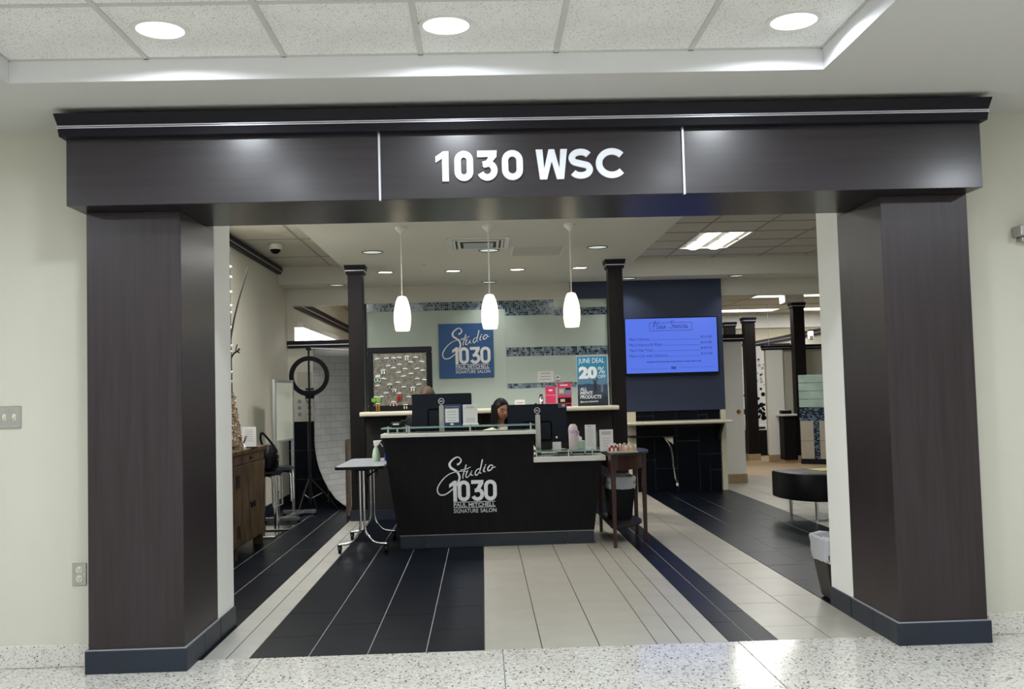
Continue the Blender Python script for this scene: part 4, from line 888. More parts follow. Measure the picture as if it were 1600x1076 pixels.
def earring(u, v, kind, label, group=None, mat='white'):
    x, z = BX(u/8.967), BZ(v/8.967); y = 5.85
    t = thing('earring_pair', (x, y, z), label, 'earrings', group); tl = random.uniform(-.15, .15)
    obj('card_clip', MB().obox((x, y, z+.006), (.052, .005, .011), 0, 0, tl), mt['bead'], t); obj('card_top', MB().obox((x, y+.002, z+.020), (.026, .003, .022), 0, 0, tl), mt['cardgrey'], t)
    if kind == 'hoop':
        for s in (-1, 1): obj('hoop', MB().tube([(x+s*.019+.016*math.cos(a), y-.004, z-.030+.023*math.sin(a)) for a in [2*PI*k/14 for k in range(14)]], .0042, 6, True), mt[mat], t)
    elif kind == 'drop':
        for s in (-1, 1): obj('drop', MB().lathe([(0, -.045), (.007, -.036), (.008, -.02), (.003, -.004), (0, -.002)], (x+s*.013, y-.006, z), 8), mt[mat], t, 0, True)
    elif kind == 'tassel':
        for s in (-1, 1): obj('tassel', MB().lathe([(.009, -.075), (.012, -.06), (.010, -.02), (.003, -.006), (0, -.004)], (x+s*.013, y-.008, z), 8), mt[mat], t, 0, True)
    elif kind == 'flower':
        for s in (-1, 1):
            fl_ = MB()
            for k in range(5): fl_.lathe([(0, -.004), (.013, -.003), (.013, .003), (0, .004)], (x+s*.026+.016*math.cos(k*1.257), y-.008, z-.028+.016*math.sin(k*1.257)), 8, 'y')
            obj('flower', fl_, mt[mat], t)
seen_cards = set()
for u, v in ((166, 188), (300, 182), (480, 178), (710, 180), (640, 242), (795, 240), (322, 285), (395, 315), (482, 272), (560, 332), (725, 334), (803, 360), (465, 380), (640, 400), (533, 432), (175, 415), (258, 460), (725, 472), (824, 488), (167, 552), (455, 515), (745, 550), (535, 580), (285, 655), (600, 715), (215, 706)):
    col = ['far left', 'left', 'left of centre', 'centre', 'right of centre', 'right', 'far right'][min(6, int((u-130)/103))]; row = ['top', 'upper', 'middle', 'lower', 'bottom'][min(4, int((v-150)/125))]
    lab = 'small earrings on a white clip card, '+row+' row, '+col+' of the grey board'
    if lab in seen_cards: lab = lab.replace(' row, ', ' row second, ')
    seen_cards.add(lab); earring(u, v, 'plain', lab, 'plain earring cards on the grey board')
earring(400, 180, 'hoop', 'large silver hoop earrings near the top of the grey board', None, 'chrome'); earring(585, 165, 'drop', 'bright white drop earrings at the top centre of the board', None, 'bead')
earring(250, 345, 'drop', 'white sparkling earrings at the upper left of the board', None, 'bead'); earring(172, 432, 'hoop', 'pale green hoop earrings at the left side of the board', None, 'mint')
earring(338, 538, 'hoop', 'dull metal hoop earrings left of centre on the board', None, 'steel'); earring(400, 612, 'drop', 'bright silver fringe earrings in the lower middle of the board', None, 'chrome')
earring(660, 590, 'drop', 'bright white short earrings left of the brown haired head', None, 'bead'); earring(466, 665, 'tassel', 'dark red tassel earrings low on the board', None, 'red')
earring(145, 708, 'flower', 'green flower earrings at the lower left corner of the board', None, 'olive'); earring(170, 798, 'tassel', 'amber brown earrings below the green flower pair', None, 'gold')
earring(388, 778, 'hoop', 'tan hoop earrings at the bottom of the board', None, 'beigepot'); earring(552, 825, 'drop', 'white drop earrings at the bottom right of the board', None, 'bead')

# poster
PT = bpy.data.materials.new('poster_print'); PT.use_nodes = True
nt = PT.node_tree; N = nt.nodes; L = nt.links; tc = N.new('ShaderNodeTexCoord'); sp = N.new('ShaderNodeSeparateXYZ'); L.new(tc.outputs['Generated'], sp.inputs[0])
nz = N.new('ShaderNodeTexNoise'); nz.inputs['Scale'].default_value = 4; L.new(tc.outputs['Generated'], nz.inputs['Vector'])
ad = N.new('ShaderNodeMath'); ad.operation = 'MULTIPLY_ADD'; ad.inputs[1].default_value = .12; L.new(nz.outputs[0], ad.inputs[0]); L.new(sp.outputs[2], ad.inputs[2])
rp = N.new('ShaderNodeValToRGB'); L.new(ad.outputs[0], rp.inputs[0]); E_ = rp.color_ramp.elements
E_[0].position = 0; E_[0].color = lin((28, 32, 42))+(1,); E_[1].position = 1; E_[1].color = lin((36, 132, 172))+(1,)
for p_, c_ in ((.22, (34, 42, 56)), (.34, (58, 76, 98)), (.48, (44, 66, 92)), (.50, (92, 130, 158)), (.66, (62, 140, 172))):
    e = E_.new(p_); e.color = lin(c_)+(1,)
L.new(rp.outputs[0], N['Principled BSDF'].inputs['Base Color']); N['Principled BSDF'].inputs['Roughness'].default_value = .4
t = thing('poster_stand', (1.226, 5.86, LG), 'blue and dark sale poster standing at the right end of the ledge', 'poster')
pp = B('print', 1.056, 1.392, 5.855, 5.859, LG+.002, 1.745, PT, t); B('clear_holder', 1.052, 1.404, 5.8595, 5.868, LG, 1.75, mt['board'], t, .001); B('holder_foot', 1.06, 1.396, 5.82, 5.90, LG-.0002, LG+.002, mt['glass'], t)
py = 5.855
def px_(u): return 1.056+(u-755)/(1030-755)*.336
def pz_(v): return 1.745-(v-413)/(828-413)*(1.745-LG)
textmesh('headline', 'JUNE DEAL', px_(768), px_(1006), pz_(482), pz_(428), py, mt['poster_ink'], pp, 0, .0008)
textmesh('headline', '20', px_(769), px_(938), pz_(602), pz_(497), py, mt['poster_ink'], pp, .06, .0008)
textmesh('headline', '%', px_(946), px_(1008), pz_(560), pz_(502), py, mt['poster_ink'], pp, 0, .0008)
textmesh('headline', 'OFF', px_(944), px_(1014), pz_(598), pz_(570), py, mt['poster_ink'], pp, .01, .0008)
for s_, u1, va, vb in (('ALL', 838, 700, 672), ("MEN'S", 892, 733, 704), ('PRODUCTS', 972, 768, 738)): textmesh('caption', s_, px_(776), px_(u1), pz_(va), pz_(vb), py, mt['poster_ink'], pp, .02, .0008, .25)
textmesh('caption', '@studio1030CFW', px_(776), px_(942), pz_(802), pz_(786), py, mt['poster_ink'], pp, .02, .0008)
def figure(u, v, h, mat, nm):
    k = lambda a, b: (px_(u+a*h), pz_(v+b*h)); mb = MB()
    for w_, pts in ((.24, [(0, -.05), (0, .42)]), (.13, [(-.05, .40), (-.10, .95)]), (.13, [(.06, .40), (.08, .95)]), (.09, [(-.08, 0), (-.20, -.20), (-.17, -.42)]), (.09, [(.08, 0), (.22, -.18), (.20, -.42)]), (.15, [(0, -.2), (0, -.08)])):
        ribbon(mb, [k(a, b) for a, b in pts], w_*h*.00122, py, .0006, 2)
    obj(nm, mb, mt[mat], pp)
figure(916, 630, 90, 'binbrown', 'printed_person'); figure(978, 650, 70, 'cardgrey', 'printed_person')
t = thing('price_folder', (.755, 5.86, LG), 'plain pink folded price list behind the right monitor', 'price list')
p = B('sheet', .697, .808, 5.856, 5.86, LG, 1.421, mt['pink'], t); B('back_sheet', .70, .812, 5.866, 5.87, LG, 1.41, mt['pink'], t)
B('print_block', .735, .775, 5.8552, 5.856, 1.372, 1.388, mt['poster_ink'], p)
for k in range(3):
    B('price_column', .704+.035*k, .734+.035*k, 5.8552, 5.856, 1.215, 1.235, mt['beigepot'], p); B('print_line', .704+.035*k, .734+.035*k, 5.8552, 5.856, 1.325, 1.328, mt['poster_ink'], p)
t = thing('photo_flyer', (.91, 5.84, LG), 'taller pink photo flyer in a holder beside the sale poster', 'flyer')
p = B('sheet', .828, .985, 5.838, 5.842, LG, 1.456, mt['pink'], t); B('holder', .824, .991, 5.8425, 5.85, LG, 1.45, mt['board'], t, .001)
ph_ = MB()
for x0, x1, z0, z1, c in ((.836, .98, 1.325, 1.405, 0), (.836, .98, 1.235, 1.295, 1), (.85, .90, 1.345, 1.39, 2), (.92, .975, 1.38, 1.402, 1), (.86, .91, 1.25, 1.28, 2), (.93, .975, 1.205, 1.225, 1), (.93, .97, 1.26, 1.285, 0)):
    ph_.cur = c; ph_.box(x0, x1, 5.8366-.0003*c, 5.838, z0, z1)
obj('photo_print', ph_, [mt['cardgrey'], mt['black'], mt['beigepot']], p); textmesh('headline', 'Wellaworks', .862, .945, 1.425, 1.440, 5.838, mt['poster_ink'], p, .01, .0008) if False else B('print_line', .862, .945, 5.8373, 5.838, 1.427, 1.438, mt['poster_ink'], p)
for x, r, h, mat, cap_, lab in ((.647, .024, .142, 'chrome', 'black', 'silver spray can on the ledge behind the right monitor'), (.585, .018, .045, 'black', 'black', 'short black jar on the ledge left of the silver can'), (.62, .014, .035, 'gold', 'black', 'tiny brass topped jar on the ledge beside the silver can')):
    t = thing('product_bottle', (x, 5.84, LG), lab, 'bottle')
    obj('body', MB().lathe([(0, LG), (r, LG), (r, LG+h*.8), (r*.7, LG+h*.86)], (x, 5.84, 0), 16), mt[mat], t, 0, True); obj('cap', MB().lathe([(r*.7, LG+h*.86), (r*.7, LG+h), (0, LG+h)], (x, 5.84, 0), 14), mt[cap_], t, 0, True)
t = thing('name_card', (.41, 5.84, LG), 'small white name card on the ledge left of the silver can', 'card')
p = B('card', .355, .465, 5.838, 5.841, LG, 1.285, mt['paper'], t); B('foot', .365, .455, 5.842, 5.87, LG, LG+.003, mt['paper'], t); sign_lines(p, .37, .45, 1.24, 1.262, 5.838, 1, 'ink', .006, .95)

# ---------------- niche counter and fold-down shelf under the blue wall
t = thing('wall_counter', (2.53, 7.85, .9), 'ivory round nosed counter under the blue wall', 'counter')
obj('counter_top', MB().box(1.845, 3.24, 7.62, 8.058, .905, .943), mt['ivory'], t, .014, segs=3); B('support_rail', 2.05, 3.16, 8.0, 8.056, .85, .905, mt['darkpanel'], t)
obj('gusset', MB().prism([(7.75, .90), (8.056, .90), (8.056, .66)], 3.12, 3.15, 'x'), mt['darkpanel'], t)
t = thing('fold_down_table', (2.2, 7.85, .745), 'dark fold down table with one loose chrome leg under the counter', 'table')
B('leaf', 1.90, 2.53, 7.70, 8.056, .742, .757, mt['black'], t, .003); obj('leg_bracket', MB().prism([(2.34, .74), (2.47, .74), (2.47, .64)], 7.76, 7.80, 'y'), mt['ivory'], t, .003)
obj('leg', MB().tube(spline([(2.37, 7.78, .71), (2.43, 7.78, .62), (2.455, 7.78, .50), (2.465, 7.78, .35), (2.485, 7.78, .20), (2.505, 7.78, .14)], 4), .011, 8), mt['chrome'], t, 0, True); obj('foot_pad', MB().lathe([(0, .1), (.016, .1), (.016, .14), (0, .14)], (2.507, 7.78, 0), 10), mt['white'], t)

# ================================================================== LEFT SIDE OF THE SALON
# rustic cabinet
t = thing('rustic_cabinet', (-2.34, 3.42, 0), 'rustic brown wooden cabinet with black hinges against the left wall', 'cabinet')
CX0, CX1, CY0, CY1 = -2.565, -2.115, 2.35, 4.45
B('carcass', CX0, CX1, CY0, CY1, .10, .885, mt['rustic_d'], t, .003)
for k in range(3):
    a = CX0-.005+.16*k; B('top_plank', a, a+.158 if k < 2 else -2.085, CY0-.04, CY1+.05, .887, .926, mt['rustic'], t, .004)
for y in (CY0+.02, 3.36, CY1-.10):
    for x in (CX0, CX1-.08): B('leg', x, x+.08, y, y+.08, 0, .10, mt['rustic_d'], t, .003)
B('top_rail', CX1, CX1+.012, CY0, CY1, .80, .885, mt['rustic'], t, .003)
for i, (a, c) in enumerate(((2.36, 2.88), (2.885, 3.395), (3.40, 3.925), (3.93, 4.445))):
    d = B('door', CX1, CX1+.022, a, c, .115, .795, mt['rustic'], t, .004)
    hy = a+.03 if i % 2 == 0 else c-.03
    for z in (.24, .665): obj('hinge', MB().box(CX1+.022, CX1+.027, hy-.012, hy+.012, z-.055, z+.055), mt['iron'], d, .002)
    ly_ = c-.05 if i % 2 == 0 else a+.05
    obj('latch', MB().box(CX1+.022, CX1+.036, ly_-.05, ly_+.05, .435, .452).box(CX1+.022, CX1+.034, ly_-.012, ly_+.012, .40, .452), mt['iron'], d, .002)
obj('hasp', MB().box(CX1+.012, CX1+.024, 3.88, 3.98, .835, .848), mt['iron'], t, .002)
# decor on the cabinet
CT = .9265
t = thing('branch_pole', (-2.182, 3.55, CT), 'tall dark branch pole rising from a shell covered cone on cabinet', 'decoration')
ckx, cky = -2.182, 3.55
obj('shell_cone', MB().lathe([(0, CT), (.098, CT), (.096, CT+.05), (.074, CT+.2), (.05, CT+.35), (.032, CT+.46), (.024, CT+.50), (0, CT+.50)], (ckx, cky, 0), 26), mt['shell'], t, 0, True)
pr = MB()
for k in range(200):
    h = random.uniform(.02, .46); r = .098-(.098-.03)*h/.47; a = random.uniform(-2.6, 1.0)
    s_ = random.uniform(.006, .014); pr.cur = random.choice((0, 1, 2)); pr.obox((ckx+r*math.cos(a), cky+r*math.sin(a), CT+h), (s_*1.6, s_*.8, s_), a+random.uniform(-.6, .6), random.uniform(-1, 1))
tag(obj('shell_pieces', pr, [mt['beigepot'], mt['drift'], mt['bead']], t), kind='stuff')
obj('pole', MB().tube([(ckx-.006, cky, CT+.48), (ckx-.01, cky, 1.9), (ckx-.014, cky, 2.3), (ckx-.012, cky, 2.66)], .022, 8), mt['bark'], t, 0, True)
for z in (1.52, 1.60, 1.78, 1.83, 1.99, 2.12, 2.18, 2.30, 2.43, 2.52): obj('bead', MB().lathe([(0, -.014), (.016, -.006), (.016, .006), (0, .014)], (ckx+.012, cky-.012, z), 8), mt['bead'], t, 0, True)
br = MB()
br.tube(spline([(-2.172, 3.52, CT+.45), (-2.165, 3.45, 1.75), (-2.135, 3.46, 2.0), (-2.09, 3.47, 2.2), (-2.045, 3.48, 2.36), (-2.01, 3.50, 2.50)], 5), [.010*(1-.02*i) for i in range(26)], 6)
br.tube(spline([(-2.165, 3.45, 1.76), (-2.18, 3.45, 2.0), (-2.165, 3.46, 2.2), (-2.17, 3.46, 2.4)], 5), .003, 5)
obj('thin_branch', br, mt['bark'], t, 0, True)
obj('forked_branch', MB().tube(spline([(-2.17, 3.50, CT+.40), (-2.155, 3.42, 1.66), (-2.12, 3.40, 1.75), (-2.085, 3.40, 1.775), (-2.065, 3.40, 1.80)], 4), .008, 6).tube([(-2.10, 3.40, 1.765), (-2.095, 3.40, 1.80), (-2.085, 3.40, 1.835)], .005, 6).tube([(-2.083, 3.40, 1.775), (-2.065, 3.40, 1.76)], .005, 6), mt['bark'], t, 0, True)
t = thing('driftwood', (-2.20, 3.30, CT), 'lump of brown driftwood at the foot of the shell cone', 'driftwood')
obj('wood', MB().tube(spline([(-2.27, 3.08, CT+.04), (-2.22, 3.15, CT+.045), (-2.17, 3.22, CT+.05), (-2.135, 3.30, CT+.045), (-2.115, 3.38, CT+.041)], 5), [.028+.012*math.sin(i*.9) for i in range(21)], 8), mt['drift'], t, 0, True)
t = thing('cabinet_sign', (-2.12, 3.92, CT), 'white sheet in a stand on the rustic cabinet', 'sign')
p = B('sheet', -2.178, -2.052, 3.918, 3.922, CT+.012, 1.116, mt['paper'], t); B('foot', -2.178, -2.052, 3.89, 3.96, CT, CT+.012, mt['black'], t, .002); sign_lines(p, -2.165, -2.07, .98, 1.10, 3.918, 6, 'cardgrey', .0014)
t = thing('reed_diffuser', (-2.137, 3.78, CT), 'small white bottle with crossed dark reeds before the cabinet sign', 'diffuser')
obj('bottle', MB().lathe([(0, CT), (.026, CT), (.027, CT+.02), (.012, CT+.038), (.011, CT+.05)], (-2.137, 3.78, 0), 14), mt['bead'], t, 0, True)
for dx in (-.03, -.012, .02, .034): obj('reed', MB().tube([(-2.137, 3.78, CT+.03), (-2.137+dx, 3.78, CT+.115)], .0035, 6), mt['bark'], t)
# bar stools
def bar_stool(x, y, rz, label, seatmat):
    t = thing('bar_stool', (x, y, 0), label, 'bar stool')
    B('base_plate', x-.16, x+.16, y-.16, y+.16, 0, .014, mt['chrome'], t, .004)
    obj('pole', MB().lathe([(0, .012), (.028, .012), (.028, .40), (.018, .40), (.018, .60), (0, .60)], (x, y, 0), 16), mt['chrome'], t, 0, True)
    obj('seat', MB().obox((x, y, .625), (.34, .36, .05), rz), mt[seatmat], t, .018, segs=3)
    c, s = math.cos(rz), math.sin(rz)
    def w(a, b, z): return (x+a*c-b*s, y+a*s+b*c, z)
    obj('backrest', MB().obox(w(-.155, 0, .715), (.04, .36, .15), rz), mt[seatmat], t, .016, segs=3)
    obj('footrest', MB().tube([w(.13, -.13, .60), w(.16, -.13, .58), w(.165, -.13, .30), w(.165, .13, .30), w(.16, .13, .58), w(.13, .13, .60)], .009, 8), mt['chrome'], t, 0, True)
    return t
bar_stool(-2.235, 4.93, -.15, 'chrome bar stool with black seat nearest the rustic cabinet', 'leather')
bar_stool(-2.20, 5.47, .1, 'chrome bar stool with dark grey seat beside the standing board', 'monitor')
t = thing('handbag', (-2.13, 4.88, .652), 'black handbag with a long strap resting on the near bar stool', 'handbag')
bm_ = MB().rings([[(-2.14+.085*sx_*math.cos(a), 4.88+.13*sx_*math.sin(a), .653+z) for a in [2*PI*k/16 for k in range(16)]] for z, sx_ in ((0, .7), (.03, 1.0), (.12, 1.05), (.20, .9), (.255, .55))])
obj('bag_body', bm_, mt['leather'], t, 0, True); obj('strap', MB().tube(spline([(-2.19, 4.83, .88), (-2.215, 4.82, .97), (-2.20, 4.82, 1.03), (-2.14, 4.85, .96), (-2.09, 4.88, .88)], 5), .011, 8), mt['leather'], t, 0, True)
obj('clasp', MB().tube([(-2.055+.018*math.cos(a), 4.84, .79+.03*math.sin(a)) for a in [2*PI*k/14 for k in range(14)]], .004, 6, True), mt['steel'], t)
# rolling framed board
t = thing('standing_board', (-2.25, 6.3, 0), 'tall pale board in a thin metal frame on a low rolling stand', 'board')
p1, p2 = Vector((-2.315, 5.97, 0)), Vector((-2.25, 6.66, 0)); d = (p2-p1); L_ = d.length; ang = math.atan2(d.y, d.x); mid = (p1+p2)/2
obj('panel', MB().obox((mid.x, mid.y, 1.235), (L_-.04, .012, .66), ang), mt['board'], t)
obj('top_rail', MB().obox((mid.x, mid.y, 1.567), (L_, .03, .025), ang), mt['metal'], t, .003); obj('bottom_rail', MB().obox((mid.x, mid.y, .892), (L_, .03, .025), ang), mt['metal'], t, .003)
for p in (p1, p2): obj('upright', MB().box(p.x-.017, p.x+.017, p.y-.017, p.y+.017, .06, 1.585), mt['metal'], t, .003)
for p in (p1, p2): obj('foot', MB().box(p.x-.12, p.x+.26, p.y-.03, p.y+.03, .02, .06), mt['metal'], t, .003)
obj('base_bar', MB().obox((mid.x+.1, mid.y, .045), (L_, .06, .035), ang), mt['metal'], t, .003)
for p in (p1, p2):
    for dx in (-.11, .25): obj('caster', MB().lathe([(0, -.012), (.018, -.012), (.018, .012), (0, .012)], (p.x+dx, p.y, .018), 12, 'x'), mt['black'], t)
# ring light on its tripod
t = thing('ring_light', (-2.10, 6.98, 0), 'black ring light on a tripod stand before the brick backdrop', 'ring light')
cx, cz = -2.096, 1.634
obj('ring', MB().rings([[(cx+math.cos(a)*r, y, cz+math.sin(a)*r) for r, y in ((.186, 6.96), (.19, 6.945), (.24, 6.945), (.245, 6.96), (.24, 6.985), (.19, 6.985))] for a in [2*PI*k/40 for k in range(40)]], close=True), mt['leather'], t, 0, True)
obj('mount', MB().box(cx-.05, cx+.05, 6.985, 7.02, 1.36, 1.44).box(cx-.05, cx+.06, 6.95, 7.0, 1.435, 1.46), mt['black'], t, .005); obj('phone_clip', MB().box(cx-.045, cx+.055, 6.94, 6.96, 1.465, 1.49).box(cx+.0, cx+.012, 6.95, 6.96, 1.40, 1.47), mt['black'], t, .003)
obj('pole', MB().tube([(cx-.005, 7.0, 1.40), (-2.11, 7.0, .8), (-2.12, 7.0, .10)], [.012, .014, .017], 10), mt['black'], t, 0, True); obj('collar', MB().lathe([(.018, .38), (.026, .385), (.026, .43), (.018, .435)], (-2.117, 7.0, 0), 12), mt['black'], t)
for ex, ey in ((-1.80, 7.10), (-2.32, 7.22), (-2.20, 6.62)):
    obj('leg', MB().tube([(-2.118, 7.0, .40), ((-2.118+ex)/2, (7.0+ey)/2, .22), (ex, ey, .012)], .010, 8), mt['black'], t, 0, True); obj('brace', MB().tube([(-2.12, 7.0, .15), ((-2.118+ex)/2, (7.0+ey)/2, .22)], .006, 6), mt['chrome'], t)
obj('cable', MB().tube(spline([(-2.16, 6.99, 1.42), (-2.14, 7.0, 1.33), (-2.11, 7.02, 1.25), (-2.125, 7.02, .9)], 5), .004, 6), mt['black'], t)
# brick printed backdrop on its stand
BK = bpy.data.materials.new('brick_print_cloth'); BK.use_nodes = True; nt = BK.node_tree; N = nt.nodes; L = nt.links
tc = N.new('ShaderNodeTexCoord'); bt = N.new('ShaderNodeTexBrick'); bt.inputs['Scale'].default_value = 1; bt.inputs['Brick Width'].default_value = .215; bt.inputs['Row Height'].default_value = .083; bt.inputs['Mortar Size'].default_value = .005; bt.inputs['Mortar Smooth'].default_value = .6
bt.inputs['Color1'].default_value = lin((142, 143, 146))+(1,); bt.inputs['Color2'].default_value = lin((132, 133, 136))+(1,); bt.inputs['Mortar'].default_value = lin((112, 112, 114))+(1,)
L.new(tc.outputs['UV'], bt.inputs['Vector']); L.new(bt.outputs[0], N['Principled BSDF'].inputs['Base Color']); N['Principled BSDF'].inputs['Roughness'].default_value = .8
t = thing('photo_backdrop', (-1.95, 7.55, 0), 'white brick printed cloth backdrop sweeping onto the floor', 'backdrop')
nrm = Vector((.87, -.5, 0)); tan = Vector((.5, .87, 0)); o0 = Vector((-2.105, 7.31, 0)); rr = []; uv = []
prof = [(0, 1.985)]+[(0, 1.985-.1*k) for k in range(1, 13)]+[(.01, .72), (.03, .60), (.07, .48), (.13, .36), (.21, .24), (.31, .13), (.42, .06), (.50, .03)]
s_ = 0; vs = []; fs_ = []; us = []
for i, (a, z) in enumerate(prof):
    if i: s_ += math.hypot(a-prof[i-1][0], z-prof[i-1][1])
    for j in range(9):
        q = o0+nrm*(a+.006*math.sin(j*1.3))+tan*(.76*j/8)+Vector((0, 0, z+.012*(a > .3)*math.sin(j))); vs.append(q); us.append((.76*j/8, 2-s_))
for i in range(len(prof)-1):
    for j in range(8): fs_.append((i*9+j, i*9+j+1, (i+1)*9+j+1, (i+1)*9+j))
me = bpy.data.meshes.new('cloth'); og = ORG[t.name]; me.from_pydata([tuple(v-Vector(og)) for v in vs], [], fs_); ul = me.uv_layers.new()
for lp in me.loops: ul.data[lp.index].uv = us[lp.vertex_index]
for p in me.polygons: p.use_smooth = True
o = link('cloth', me, BK, t); ORG[o.name] = og; md = o.modifiers.new('thick', 'SOLIDIFY'); md.thickness = .003
a0 = o0-tan*.06-nrm*.02; a1 = o0+tan*.80-nrm*.02
obj('crossbar', MB().tube([(a0.x, a0.y, 1.985), (a1.x, a1.y, 1.985)], .013, 10), mt['white'], t, 0, True)
obj('stand_pole', MB().tube([(a0.x, a0.y, .02), (a0.x, a0.y, 2.02)], .012, 8), mt['black'], t, 0, True); obj('pole_clamp', MB().box(a0.x-.03, a0.x+.03, a0.y-.02, a0.y+.02, 1.96, 1.995), mt['black'], t, .004)
for ex, ey in ((.12, -.25), (-.25, .1), (.2, .2)): obj('stand_leg', MB().tube([(a0.x, a0.y, .25), (a0.x+ex, a0.y+ey, .01)], .008, 6), mt['black'], t)
# photos on the partition, leaning board
k = 0
for u, z in ((-2.43, 1.325), (-2.43, 1.24), (-2.43, 1.155), (-2.30, 1.325), (-2.30, 1.24), (-2.30, 1.155)):
    t = thing('wall_photo', (u, 8.118, z), ['topmost', 'middle', 'lowest'][k % 3]+' small dark photo in the '+('left' if k < 3 else 'right')+' row under the ring light', 'photo'); k += 1
    B('paper', u-.042, u+.042, 8.1155, 8.1185, z-.037, z+.037, mt['paper'], t); obj('portrait', MB().lathe([(0, 0), (.028, 0), (.028, .001), (0, .001)], (u, 8.1145, z+.002), 14, 'y'), mt['ink'], t)
t = thing('wall_paper', (-2.36, 8.118, 1.62), 'faint grey paper sheet on the partition seen through the ring', 'paper'); B('sheet', -2.46, -2.26, 8.116, 8.1185, 1.52, 1.72, mt['wall'], t)
t = thing('leaning_board', (-1.575, 6.45, 0), 'tall narrow brown board leaning behind the left slim column', 'board'); obj('board', MB().obox((-1.575, 6.45, .44), (.022, .28, .88), 0, 0, .0), mt['rustic_d'], t, .003); B('edge_cap', -1.587, -1.563, 6.303, 6.309, .01, .87, mt['drift'], t)
# rolling folding table left of the desk
t = thing('rolling_table', (-1.07, 4.05, 0), 'narrow rolling table with a pale top and curved chrome legs', 'table')
rp_ = [(-1.285+.03, 3.50), (-.87-.05, 3.50), (-.87, 3.55), (-.87, 4.57), (-.90, 4.62), (-1.255, 4.62), (-1.285, 4.58), (-1.285, 3.53)]
obj('table_top', MB().prism(rp_, .742, .762), mt['tabletop'], t, .003); obj('edge_band', MB().prism([(x*1.004+.0043*0, y) for x, y in [(-1.287+.03, 3.497), (-.868-.05, 3.497), (-.868, 3.548), (-.868, 4.572), (-.90, 4.623), (-1.255, 4.623), (-1.288, 4.58), (-1.288, 3.528)]], .732, .757), mt['black'], t, .002)
for y in (3.62, 4.44):
    for s in (-1, 1):
        x = -1.073+s*.017
        obj('leg', MB().tube(spline([(x, y, .72), (x, y, .5), (x, y, .30), (x+s*.004, y, .22), (x+s*.025, y, .16), (x+s*.07, y, .105), (x+s*.12, y, .085), (x+s*.19, y, .078)], 5), .011, 10), mt['chrome'], t, 0, True)
        obj('caster', MB().lathe([(0, -.012), (.03, -.012), (.032, -.004), (.032, .004), (.03, .012), (0, .012)], (x+s*.185, y, .032), 16, 'x').box(x+s*.185-.018, x+s*.185+.018, y-.016, y+.016, .04, .075), mt['black'], t, 0, True)
    obj('top_bracket', MB().box(-1.14, -1.00, y-.03, y+.03, .715, .733).box(-1.125, -1.118, y-.02, y+.02, .60, .715).box(-1.03, -1.023, y-.02, y+.02, .60, .715), mt['black'], t, .002)
obj('lock_bar', MB().tube([(-1.03, 3.62, .66), (-1.03, 4.44, .66)], .008, 8).tube([(-1.03, 3.65, .60), (-1.03, 3.65, .50)], .008, 8), mt['iron'], t)
t = thing('spray_bottle', (-1.0, 4.12, .762), 'pale green spray bottle with white trigger head on rolling table', 'spray bottle')
sx_, sy_ = -.998, 4.12
obj('bottle', MB().lathe([(0, .763), (.036, .763), (.038, .775), (.036, .82), (.026, .87), (.014, .895), (.013, .905)], (sx_, sy_, 0), 18), mt['mint'], t, 0, True)
obj('trigger_head', MB().hexa([(sx_-.018, sy_-.012, .90), (sx_+.018, sy_-.012, .90), (sx_+.018, sy_+.012, .90), (sx_-.018, sy_+.012, .90)], [(sx_-.024, sy_-.011, .952), (sx_+.055, sy_-.011, .955), (sx_+.055, sy_+.011, .955), (sx_-.024, sy_+.011, .952)]), mt['white'], t, .004); obj('trigger', MB().tube(spline([(sx_+.03, sy_, .935), (sx_+.045, sy_, .92), (sx_+.062, sy_, .895)], 4), .005, 6), mt['white'], t)
t = thing('blue_bottle', (-.895, 4.18, .762), 'small blue bottle at the rolling table edge by the desk', 'bottle'); obj('bottle', MB().lathe([(0, .763), (.024, .763), (.025, .80), (.018, .83), (.01, .85), (.008, .87)], (-.905, 4.18, 0), 14), mt['bluebottle'], t, 0, True); obj('cap', MB().lathe([(.010, .868), (.008, .885), (0, .886)], (-.905, 4.18, 0), 10), mt['bluebottle'], t)

# ================================================================== RIGHT SIDE
t = thing('leather_ottoman', (3.5, 5.0, 0), 'black leather rounded ottoman on chrome legs, cut by the right jamb', 'ottoman')
fpnt = [(3.03, 5.30), (3.035, 5.05), (3.12, 4.78), (3.26, 4.62), (3.45, 4.58), (3.75, 4.66), (4.0, 4.85), (4.05, 5.3), (3.8, 5.46), (3.4, 5.40)]
sp_ = spline(fpnt+[fpnt[0]], 4)[:-1]
obj('seat', MB().rings([[(x, y, z) if f == 1 else (3.5+(x-3.5)*f, 5.02+(y-5.02)*f, z) for x, y in sp_] for z, f in ((.205, .97), (.215, 1), (.455, 1), (.470, .98), (.476, .93))]), mt['leather'], t, 0, True)
for x, y in ((3.19, 5.2), (3.30, 4.72), (3.86, 4.86), (3.86, 5.26)): obj('leg', MB().lathe([(0, 0), (.013, 0), (.02, .205), (0, .205)], (x, y, 0), 12), mt['chrome'], t, 0, True)
t = thing('magazine', (3.58, 5.1, .477), 'yellow magazine lying on the black ottoman', 'magazine'); obj('cover', MB().obox((3.52, 5.12, .480), (.22, .28, .006), .2), mt['yellow'], t); obj('title_block', MB().obox((3.50, 5.18, .4836), (.14, .05, .001), .2), mt['paper'], t)
t = thing('reception_cabinet', (5.45, 12.6, 0), 'dark grey cabinet with white top behind the slim column, far room', 'cabinet')
B('carcass', 5.36, 5.60, 12.45, 12.72, .05, .83, mt['deskwood'], t, .004); B('counter_top', 5.30, 5.60, 12.40, 12.74, .83, .868, mt['white'], t, .006); B('plinth', 5.37, 5.60, 12.47, 12.72, 0, .05, mt['tan'], t)
